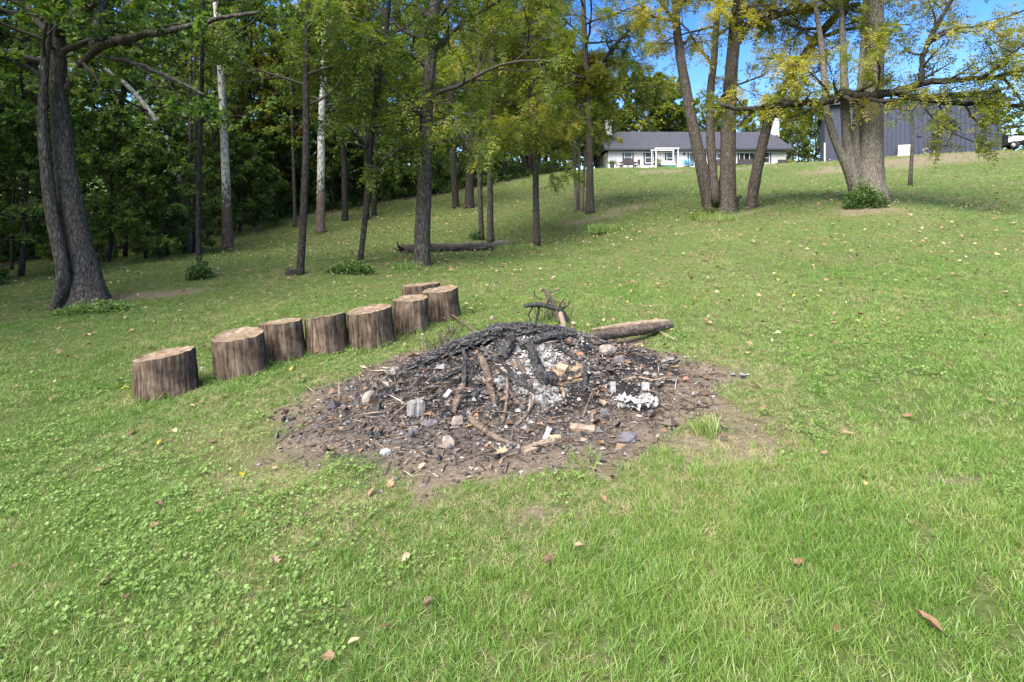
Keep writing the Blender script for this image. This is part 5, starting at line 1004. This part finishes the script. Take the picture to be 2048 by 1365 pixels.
while cnt < 150:
    y = math.sqrt(rng.uniform(1.6**2, 9.5**2)); x = rng.uniform(-1.02, 1.02) * y
    if pit_mask(np.array([x]), np.array([y]))[0] > .1: continue
    yel = rng.uniform() < .12; ki = int(rng.integers(0, 6)); put_leaf(x, y, rng.uniform(.03, .062) * (1 + .06 * y), LY if yel else LM[ki], 'small yellow leaf lying on the lawn' if yel else ('small dry brown lobed leaf lying on the lawn' if ki < 3 else 'small dry brown oval leaf lying on the lawn'), GL); cnt += 1
cnt = 0
while cnt < 46:
    a = rng.uniform(0, 6.28); r_ = math.sqrt(rng.uniform(.05, 1)); x, y = PIT[0] + PITR[0] * r_ * math.cos(a), PIT[1] + PITR[1] * r_ * math.sin(a)
    put_leaf(x, y, rng.uniform(.035, .07), LM[rng.integers(0, 6)], 'small dry brown leaf lying in the fire ring litter', 'dry leaves in the fire ring', None, hz_at(x, y) - gz(x, y) + .012); cnt += 1
x, y = field(5.0, 46, 9); k = lawn_keep(x, y); wgt = 1.1 * np.exp(-((x - 8)**2 / 70 + (y - 12)**2 / 60)) + np.exp(-((x + 4)**2 + (y - 24)**2) / 220) + 1.5 * np.exp(-((x - 11)**2 / 50 + (y - 17)**2 / 9)) + .08; k &= rng.uniform(0, 1, len(x)) < wgt; x, y = x[k], y[k]; n = len(x)
s = rng.uniform(.035, .075, n) * (1 + y * .035); v_, f = leaves(np.stack([x, y, ground(x, y) + .055 + .002 * y], -1), rng.normal(0, 1, (n, 3)) * (1, 1, .3), rng.normal(0, .4, (n, 3)) + (0, -.3, 1), s, s * .7, .3)
mb = MB(); mb.add(v_, f, 0, np.repeat(rng.choice([.3, .5, .62, .75, 1.0], n), 4), False); tag(mb.build('leaf_scatter', M['dead']), 'yellow and brown leaves scattered over the far lawn', kind='stuff')

# ------------------------------------------------------------------ the white house
M['white_wall'] = plain('painted_brick', (.54, .53, .50), .8, .06, 6, .2, 0, .15); M['trim_dark'] = plain('dark_trim', (.035, .035, .042), .6); M['trim_white'] = plain('white_trim', (.54, .53, .515), .5, .04)
def roof_mat():
    t = NT('roof_shingle'); v = t.coord('Object', (1, 1, 1)); b = t.n('TexBrick'); b.inputs['Scale'].default_value = 1.0; b.inputs['Brick Width'].default_value = .5; b.inputs['Row Height'].default_value = .16; b.inputs['Mortar Size'].default_value = .006
    b.inputs['Color1'].default_value = (.030, .030, .038, 1); b.inputs['Color2'].default_value = (.050, .050, .060, 1); b.inputs['Mortar'].default_value = (.045, .045, .055, 1); t.l(v, b.inputs[0]); n = t.noise(v, 3, 6, .7)
    t.pbr(t.mix(.5, b.outputs[0], t.ramp(n, [(.35, (.028, .028, .036)), (.65, (.062, .062, .074))])), .85, None, .25); return t.m
M['roof'] = roof_mat()
def glass_mat(): 
    t = NT('window_glass'); n = t.noise(t.coord('Object'), 1.4, 3); t.pbr(t.ramp(n, [(.35, (.012, .014, .016)), (.65, (.05, .055, .06))]), .06, None, .6); return t.m
M['glass'] = glass_mat()
hzg = 6.38; HY = 56.0; hx0, hx1 = 10.75, 30.7
house = empty('white_house', (20.7, HY, hzg)); tag(house, 'long low white house with dark shingle roof on the hilltop', 'house'); ho = np.array(house.location)
def hpart(name, mat, boxes, parent=house, org=ho):
    mb = MB()
    for b in boxes:
        v_, f = box(*b) if not isinstance(b, tuple) or len(b) != 2 or not isinstance(b[0], np.ndarray) else b
        mb.add(v_ - org, f, smooth=False)
    o = mb.build(name, M[mat], parent); return o
hpart('wall', 'white_wall', [((hx0 + hx1) / 2, HY + 4.5, hzg + 1.0, hx1 - hx0, 9, 3.1)])
ez, rz, yr = 8.86, 11.55, HY + 4.6
V = np.array([[10.3, HY - .55, ez], [31.3, HY - .55, ez], [31.3, yr, rz], [10.3, yr, rz], [10.3, yr * 2 - HY + .55, ez], [31.3, yr * 2 - HY + .55, ez]]); V = np.vstack([V, V - (0, 0, .2)])
mb = MB(); mb.add(V - ho, [np.array([[0, 1, 2, 3], [3, 2, 5, 4], [7, 6, 9, 8], [8, 9, 10, 11], [0, 6, 7, 1], [4, 5, 11, 10], [0, 3, 9, 6], [3, 4, 10, 9], [1, 7, 8, 2], [2, 8, 11, 5]])], smooth=False); roof = mb.build('roof', M['roof'], house)
V = np.array([[hx0, HY + .02, ez - .3], [hx0, yr, rz - .3], [hx0, yr * 2 - HY - .02, ez - .3]]); V = np.vstack([V, V + (.15, 0, 0), V + (hx1 - hx0 - .15, 0, 0), V + (hx1 - hx0, 0, 0)])
mb = MB(); mb.add(V - ho, [np.array([[0, 1, 2], [5, 4, 3], [6, 7, 8], [11, 10, 9]]), np.array([[0, 3, 4, 1], [1, 4, 5, 2], [6, 9, 10, 7], [7, 10, 11, 8]])], smooth=False); mb.build('gable', M['white_wall'], house)
hpart('gutter', 'trim_dark', [(20.8, HY - .62, ez - .12, 21.0, .12, .16)]); hpart('fascia', 'trim_white', [(20.7, HY - .10, ez - .36, 19.9, .2, .12)])
for u0, u1, v0, v1 in ((1209, 1222, 243, 275), (1541, 1555, 240, 282)):
    y_ = yr - .6; x0, x1 = (u0 - 1024) / F * y_, (u1 - 1024) / F * y_; z1 = CAMZ + (HZ - v0) / F * y_; ch = hpart('chimney', 'white_wall', [((x0 + x1) / 2, y_, z1 - 1.1, x1 - x0, .8, 2.0)])
    hpart('chimney_cap', 'trim_white', [((x0 + x1) / 2, y_, z1, x1 - x0 + .14, .95, .14)], ch); hpart('flue', 'trim_dark', [((x0 + x1) / 2, y_, z1 + .12, .35, .35, .1)], ch)
def window(u0, u1, v0, v1, door=False, bars=1):
    y_ = HY; x0, x1 = (u0 - 1024) / F * y_, (u1 - 1024) / F * y_; z1, z0 = CAMZ + (HZ - v0) / F * y_, CAMZ + (HZ - v1) / F * y_; cx, cz, wd, h = (x0 + x1) / 2, (z0 + z1) / 2, x1 - x0, z1 - z0; t = .14
    def fr(cx, cz, wd, h, t, y, d): return [(cx - wd / 2 + t / 2, y, cz, t, d, h), (cx + wd / 2 - t / 2, y, cz, t, d, h), (cx, y, cz + h / 2 - t / 2, wd - 2 * t, d, t), (cx, y, cz - h / 2 + t / 2, wd - 2 * t, d, t)]
    wn = hpart('door' if door else 'window', 'trim_dark', fr(cx, cz, wd, h, t, y_ - .03, .1)); w2, h2 = wd - 2 * t - .004, h - 2 * t - .004
    bx = fr(cx, cz, w2, h2, .09, y_ - .02, .07)
    if not door: bx.append((cx, y_ - .02, cz, w2 - .18, .05, .07))
    for b in range(1, bars): bx.append((cx - w2 / 2 + w2 * b / bars, y_ - .02, cz, .07, .055, h2 - .18))
    hpart('frame', 'trim_white', bx, wn); hpart('pane', 'glass', [(cx, y_ + .0, cz, w2 - .16, .03, h2 - .16)], wn)
for a in [(1245, 1267, 302, 328), (1287, 1310, 302, 330), (1330, 1353, 302, 331), (1430, 1448, 304, 331), (1519, 1542, 302, 330)]: window(*a)
window(1375, 1412, 303, 337, True, 3); window(1475, 1512, 303, 334, True, 3)
hpart('wall_lamp', 'trim_dark', [((1368 - 1024) / F * HY, HY - .1, CAMZ + (HZ - 307.5) / F * HY, .16, .18, .34)]); hpart('downpipe', 'trim_white', [(30.5, HY - .08, hzg + 1.1, .1, .1, 2.6)])
pad = MB(); v_, f = box(20.9, 54.1, 6.30, 20.6, 3.75, .22); pad.add(v_, f, smooth=False); M['concrete'] = plain('patio_concrete', (.36, .34, .31), .9); po = pad.build('patio', M['concrete']); tag(po, kind='structure')
PZ = 6.41
# patio furniture
M['wicker'] = plain('dark_wicker', (.045, .038, .04), .8, .3, 30); M['cushion'] = plain('white_cushion', (.70, .70, .68), .9, .06); M['green_cloth'] = plain('green_cloth', (.03, .13, .09), .85); M['blue_leaf'] = leaf_mat('blue_leaf', [(0, (.05, .16, .28)), (.6, (.13, .36, .52)), (1, (.35, .55, .65))], .1, 0)
def px(u, Y): return (u - 1024) / F * Y
def thing_boxes(name, label, cat, loc, parts, group=None, rz=0.0):
    o = empty(name, loc, rz); tag(o, label, cat, group)
    for pn, mt, bxs in parts:
        mb = MB()
        for b in bxs: v_, f = box(*b); mb.add(v_, f, smooth=False)
        mb.build(pn, M[mt], o)
    return o
def chair_parts(cush='cushion'):
    return [('seat', 'wicker', [(0, 0, .40, .56, .56, .08)]), ('cushion', cush, [(0, -.02, .47, .48, .46, .06)]), ('backrest', 'wicker', [(0, .27, .72, .56, .07, .56)]), ('armrest', 'wicker', [(-.27, 0, .62, .06, .5, .05)]), ('armrest', 'wicker', [(.27, 0, .62, .06, .5, .05)])] + [('leg', 'wicker', [(sx * .25, sy * .25, .18, .05, .05, .36)]) for sx in (-1, 1) for sy in (-1, 1)]
GC = 'wicker chairs round the patio table'
for u, Y, rz_, lb in [(1237, 53.4, 1.4, 'dark wicker chair at the left side of the patio table'), (1251, 53.0, 3.2, 'dark wicker chair in front of the patio table, left one'), (1262, 53.0, 3.0, 'dark wicker chair in front of the patio table, right one'), (1273, 53.5, -1.4, 'dark wicker chair at the right side of the patio table')]:
    thing_boxes('patio_chair', lb, 'chair', (px(u, Y), Y, PZ), chair_parts(), GC, rz_)
thing_boxes('patio_table', 'dark outdoor dining table with chairs round it left on the patio', 'table', (px(1256, 53.9), 53.9, PZ), [('tabletop', 'wicker', [(0, 0, .74, 1.7, .95, .06)])] + [('leg', 'wicker', [(sx * .75, sy * .38, .355, .08, .08, .71)]) for sx in (-1, 1) for sy in (-1, 1)])
def sofa(label, u, Y, wd, h=.78):
    thing_boxes('wicker_sofa', label, 'sofa', (px(u, Y), Y, PZ), [('base', 'wicker', [(0, 0, .2, wd, .75, .36)]), ('backrest', 'wicker', [(0, -.34, .55, wd, .12, h - .2)]), ('armrest', 'wicker', [(-wd / 2 + .08, .06, .48, .15, .66, .2)]), ('armrest', 'wicker', [(wd / 2 - .08, .06, .48, .15, .66, .2)]), ('cushion', 'cushion', [(0, .07, .44, wd - .34, .58, .12)])])
sofa('dark wicker sofa with its back to the lawn before the wide glass door', 1489, 53.2, 1.5, 1.0); sofa('dark wicker armchair at the right corner of the house', 1562, 53.0, 1.0, .9); sofa('dark wicker seat partly hidden behind the thick stem', 1436, 53.3, 1.2, .95)
def planter(label, u, Y, r, h, mt, lm, ln, seed, hh=.5):
    o = empty('potted_plant', (px(u, Y), Y, PZ)); tag(o, label, 'plant'); mb = MB(); v_, f = tube([[0, 0, 0], [0, 0, h * .6], [0, 0, h]], [r * .75, r * .92, r], 14); mb.add(v_, f); mb.build('pot', M[mt], o)
    rg = np.random.default_rng(seed); n = 160; D = unit(rg.normal(0, .6, (n, 3)) + (0, 0, .8)); D[:, 2] = np.abs(D[:, 2]); Pp = rg.normal(0, r * .35, (n, 3)) * (1, 1, 0) + (0, 0, h) + D * rg.uniform(0, hh * .5, (n, 1)); L = np.full(n, hh * .55) * rg.uniform(.6, 1.2, n); v_, f = leaves(Pp, D, rg.normal(0, 1, (n, 3)), L, L * ln); mb = MB(); mb.add(v_, f, 0, np.repeat(rg.uniform(0, 1, n), 4), False); mb.build('foliage', M[lm], o)
planter('small dark potted plant at the left corner of the house', 1224, 53.6, .24, .5, 'trim_dark', 'leaf_bush', .35, 1); planter('dark pot of dry grass at the left porch post', 1316.5, 53.4, .3, .6, 'trim_dark', 'leaf_olive', .12, 2, .6); planter('spiky blue plant in a low pot by the glass door', 1374, 53.2, .32, .3, 'trim_dark', 'blue_leaf', .16, 3, .9); planter('pot of pale flowers at the right corner of the house', 1579, 53.0, .4, .4, 'terracotta', 'leaf_yellow', .4, 4, .6)
thing_boxes('garden_bench', 'bench with white cushions and green skirt under the porch frame', 'bench', (px(1337, 53.8), 53.8, PZ), [('seat', 'green_cloth', [(0, 0, .28, 1.5, .6, .3)]), ('cushion', 'cushion', [(0, -.02, .49, 1.4, .55, .12)]), ('backrest', 'cushion', [(0, .27, .72, 1.4, .1, .4)]), ('leg', 'trim_white', [(-.68, -.22, .065, .07, .07, .13)]), ('leg', 'trim_white', [(.68, -.22, .065, .07, .07, .13)])])
thing_boxes('garden_bench', 'low green stool with white cushion under the right window', 'stool', (px(1528, 53.6), 53.6, PZ), [('seat', 'green_cloth', [(0, 0, .22, .8, .6, .42)]), ('cushion', 'cushion', [(0, 0, .47, .7, .55, .1)])])
zt = CAMZ + (HZ - 298) / F * 53.2
thing_boxes('porch_frame', 'white wooden porch frame standing before the third window', 'pergola', (px(1334, 53.2), 53.2, PZ), [('post', 'trim_white', [(s_ * 1.17, yy, (zt - PZ) / 2, .08, .08, zt - PZ)]) for s_ in (-1, 1) for yy in (0, 1.6)] + [('beam', 'trim_white', [(0, 0, zt - PZ + .06, 2.6, .10, .10)]), ('beam', 'trim_white', [(0, 1.6, zt - PZ + .06, 2.6, .10, .10)])])

# ------------------------------------------------------------------ the dark barn
M['barn'] = plain('navy_metal', (.029, .033, .056), .45, .12, 2, .4); M['barn_roof'] = plain('barn_roof_metal', (.03, .031, .038), .4, .1, 2, .4, .3); M['ac'] = plain('ac_cream', (.52, .50, .46), .5); M['ac_dark'] = plain('ac_grille', (.12, .12, .12), .6)
BA, BR = np.array([28.9, 46.0]), R(29.6); BW, BD = 11.8, 12.0; bz0 = 5.9; bz1 = 11.65
bdx, bdy = np.array([math.cos(BR), -math.sin(BR)]), np.array([math.sin(BR), math.cos(BR)])
barn = empty('barn', (BA[0], BA[1], bz0), -BR); tag(barn, 'large dark blue metal barn on the rise at the right', 'barn'); bo = np.zeros(3); BH = bz1 - bz0
def wall_s(u, off=0.0):
    """distance along the barn front that shows at photo column u, off metres in front of it"""
    k = (u - 1024) / F; a = BA - bdy * off; return (k * a[1] - a[0]) / (bdx[0] - k * bdx[1])
def wall_p(u, off=0.0): return BA - bdy * off + bdx * wall_s(u, off)
def wall_z(u, v, off=0.0): return CAMZ + (HZ - v) / F * wall_p(u, off)[1] - bz0
hpart('wall', 'barn', [(BW / 2, BD / 2, BH / 2, BW, BD, BH)], barn, bo)
ribs = [(x, -.035, BH / 2, .06, .08, BH - .02) for x in np.arange(.3, BW - .1, .305)] + [(-.02, y, BH / 2, .05, .05, BH - .02) for y in np.arange(.3, BD, .305)] + [(BW + .02, y, BH / 2, .05, .05, BH - .02) for y in np.arange(.3, BD, .305)]
sr_ = hpart('siding_rib', 'barn', ribs, barn, bo); sr_['kind'] = 'stuff'
for x in (0, BW): hpart('corner_trim', 'trim_dark', [(x, 0, BH / 2, .2, .2, BH - .04)], barn, bo)
V = np.array([[-.35, -.4, BH - .02], [BW + .35, -.4, BH - .02], [BW + .35, BD / 2, BH + .8], [-.35, BD / 2, BH + .8], [-.35, BD + .4, BH - .02], [BW + .35, BD + .4, BH - .02]]); V = np.vstack([V, V - (0, 0, .16)])
mb = MB(); mb.add(V, [np.array([[0, 1, 2, 3], [3, 2, 5, 4], [7, 6, 9, 8], [8, 9, 10, 11], [0, 6, 7, 1], [4, 5, 11, 10], [0, 3, 9, 6], [3, 4, 10, 9], [1, 7, 8, 2], [2, 8, 11, 5]])], smooth=False); mb.build('roof', M['barn_roof'], barn)
V = np.array([[0, 0, BH - .15], [0, BD / 2, BH + .66], [0, BD, BH - .15]]); V = np.vstack([V, V + (.1, 0, 0), V + (BW - .1, 0, 0), V + (BW, 0, 0)])
mb = MB(); mb.add(V, [np.array([[0, 1, 2], [5, 4, 3], [6, 7, 8], [11, 10, 9]]), np.array([[0, 3, 4, 1], [1, 4, 5, 2], [6, 9, 10, 7], [7, 10, 11, 8]])], smooth=False); mb.build('gable', M['barn'], barn)
hpart('gutter', 'trim_dark', [(BW / 2, -.48, BH - .12, BW + .7, .13, .15)], barn, bo)
hpart('downpipe', 'trim_white', [(-.12, -.08, 1.1, .1, .1, 2.2)], barn, bo)
for u in (1682, 1706): hpart('light_strip', 'trim_white', [(wall_s(u), -.06, wall_z(u, 294), .5, .06, .07)], barn, bo)
hpart('hose_hook', 'trim_dark', [(wall_s(1838), -.08, wall_z(1838, 270), .26, .12, .26)], barn, bo)
def bwin(u0, u1, v0, v1):
    x0, x1 = wall_s(u0), wall_s(u1); z1, z0 = wall_z(u0, v0), wall_z(u0, v1); cx, cz, wd, h = (x0 + x1) / 2, (z0 + z1) / 2, x1 - x0, z1 - z0
    wn = hpart('window', 'trim_dark', [(cx - wd / 2, -.06, cz, .1, .1, h + .1), (cx + wd / 2, -.06, cz, .1, .1, h + .1), (cx, -.06, cz + h / 2, wd - .1, .1, .1), (cx, -.06, cz - h / 2, wd - .1, .1, .1), (cx, -.05, cz, wd - .1, .07, .06)], barn, bo); hpart('pane', 'glass', [(cx, -.03, cz, wd - .1, .02, h - .1)], wn, bo)
bwin(1871, 1896, 262, 291)
# air conditioner, hoop, utility buggy
ax, ay = wall_p(1809, .7); az_ = gz(ax, ay)
thing_boxes('air_conditioner', 'cream outdoor air conditioner against the dark barn wall', 'air conditioner', (ax, ay, az_ - .02), [('base', 'concrete', [(0, 0, .05, 1.05, .7, .14)]), ('casing', 'ac', [(0, 0, .5, .9, .55, .76)]), ('lid', 'ac', [(0, 0, .90, .96, .6, .05)]), ('grille', 'ac_dark', [(x, -.283, .5, .02, .02, .62) for x in np.linspace(-.38, .38, 13)])], None, -BR)
hxx, hy_ = wall_p(1858, .5); th = np.linspace(0, 2 * np.pi, 41); o = empty('hoop', (hxx, hy_, gz(hxx, hy_)), -BR); tag(o, 'cream coloured hoop leaning against the barn wall', 'hoop'); mb = MB(); M['cream'] = plain('cream_plastic', (.40, .34, .22), .5)
v_, f = tube(np.stack([.55 * np.cos(th), .15 + .12 * np.sin(th), .36 + .34 * np.sin(th) - .12 * np.cos(th)], -1), .03, 8, cap=False); mb.add(v_, f); mb.build('ring', M['cream'], o); o.scale = (.68, .68, .68)
M['buggy_white'] = plain('buggy_white_paint', (.72, .72, .73), .3, .04, 3, .5); M['tyre'] = plain('tyre_rubber', (.02, .02, .02), .9); M['black_plastic'] = plain('black_plastic', (.025, .025, .028), .5)
by_ = 40.0; bux = px(2027, by_); o = empty('utility_buggy', (bux, by_, gz(bux, by_))); tag(o, 'white utility buggy parked at the right end of the barn', 'buggy')
def bpart(name, mt, bxs, par=o):
    mb = MB()
    for b in bxs: v_, f = box(*b); mb.add(v_, f, smooth=False)
    return mb.build(name, M[mt], par)
V = np.array([[-.72, -1.25, .62], [.72, -1.25, .62], [.78, -.35, .62], [-.78, -.35, .62], [-.66, -1.2, .86], [.66, -1.2, .86], [.72, -.35, 1.12], [-.72, -.35, 1.12]]); mb = MB(); mb.add(V, np.array([[3, 2, 1, 0], [4, 5, 6, 7], [0, 1, 5, 4], [1, 2, 6, 5], [2, 3, 7, 6], [3, 0, 4, 7]]), smooth=False); mb.build('hood', M['buggy_white'], o)
bpart('body', 'black_plastic', [(0, .1, .55, 1.35, 2.6, .25), (0, -1.33, .52, 1.2, .12, .3)]); bpart('cargo_bed', 'buggy_white', [(0, 1.1, .85, 1.4, 1.0, .35)]); bpart('seat', 'black_plastic', [(0, .35, .82, 1.3, .5, .25), (0, .62, 1.1, 1.3, .14, .5)]); bpart('bumper', 'black_plastic', [(0, -1.43, .5, 1.3, .08, .16)])
bpart('roof', 'black_plastic', [(0, .15, 1.93, 1.45, 1.5, .07)])
for sx in (-1, 1):
    bpart('headlight', 'trim_white', [(sx * .5, -1.27, .72, .26, .06, .12)])
    for yy, rk in ((-.5, .1), (.85, 0)): 
        mb = MB(); v_, f = tube([[sx * .7, yy, 1.05], [sx * .66, yy + rk + .05, 1.9]], .035, 8); mb.add(v_, f); mb.build('roll_bar', M['black_plastic'], o)
    for yy in (-.85, .95):
        mb = MB(); v_, f = tube([[sx * .62, yy, .33], [sx * .66, yy, .33], [sx * .82, yy, .33], [sx * .86, yy, .33]], [.26, .33, .33, .26], 20); mb.add(v_, f); wh = mb.build('wheel', M['tyre'], o); mb = MB(); v_, f = tube([[sx * .8, yy, .33], [sx * .875, yy, .33]], .15, 14); mb.add(v_, f); mb.build('rim', M['ac'], wh)
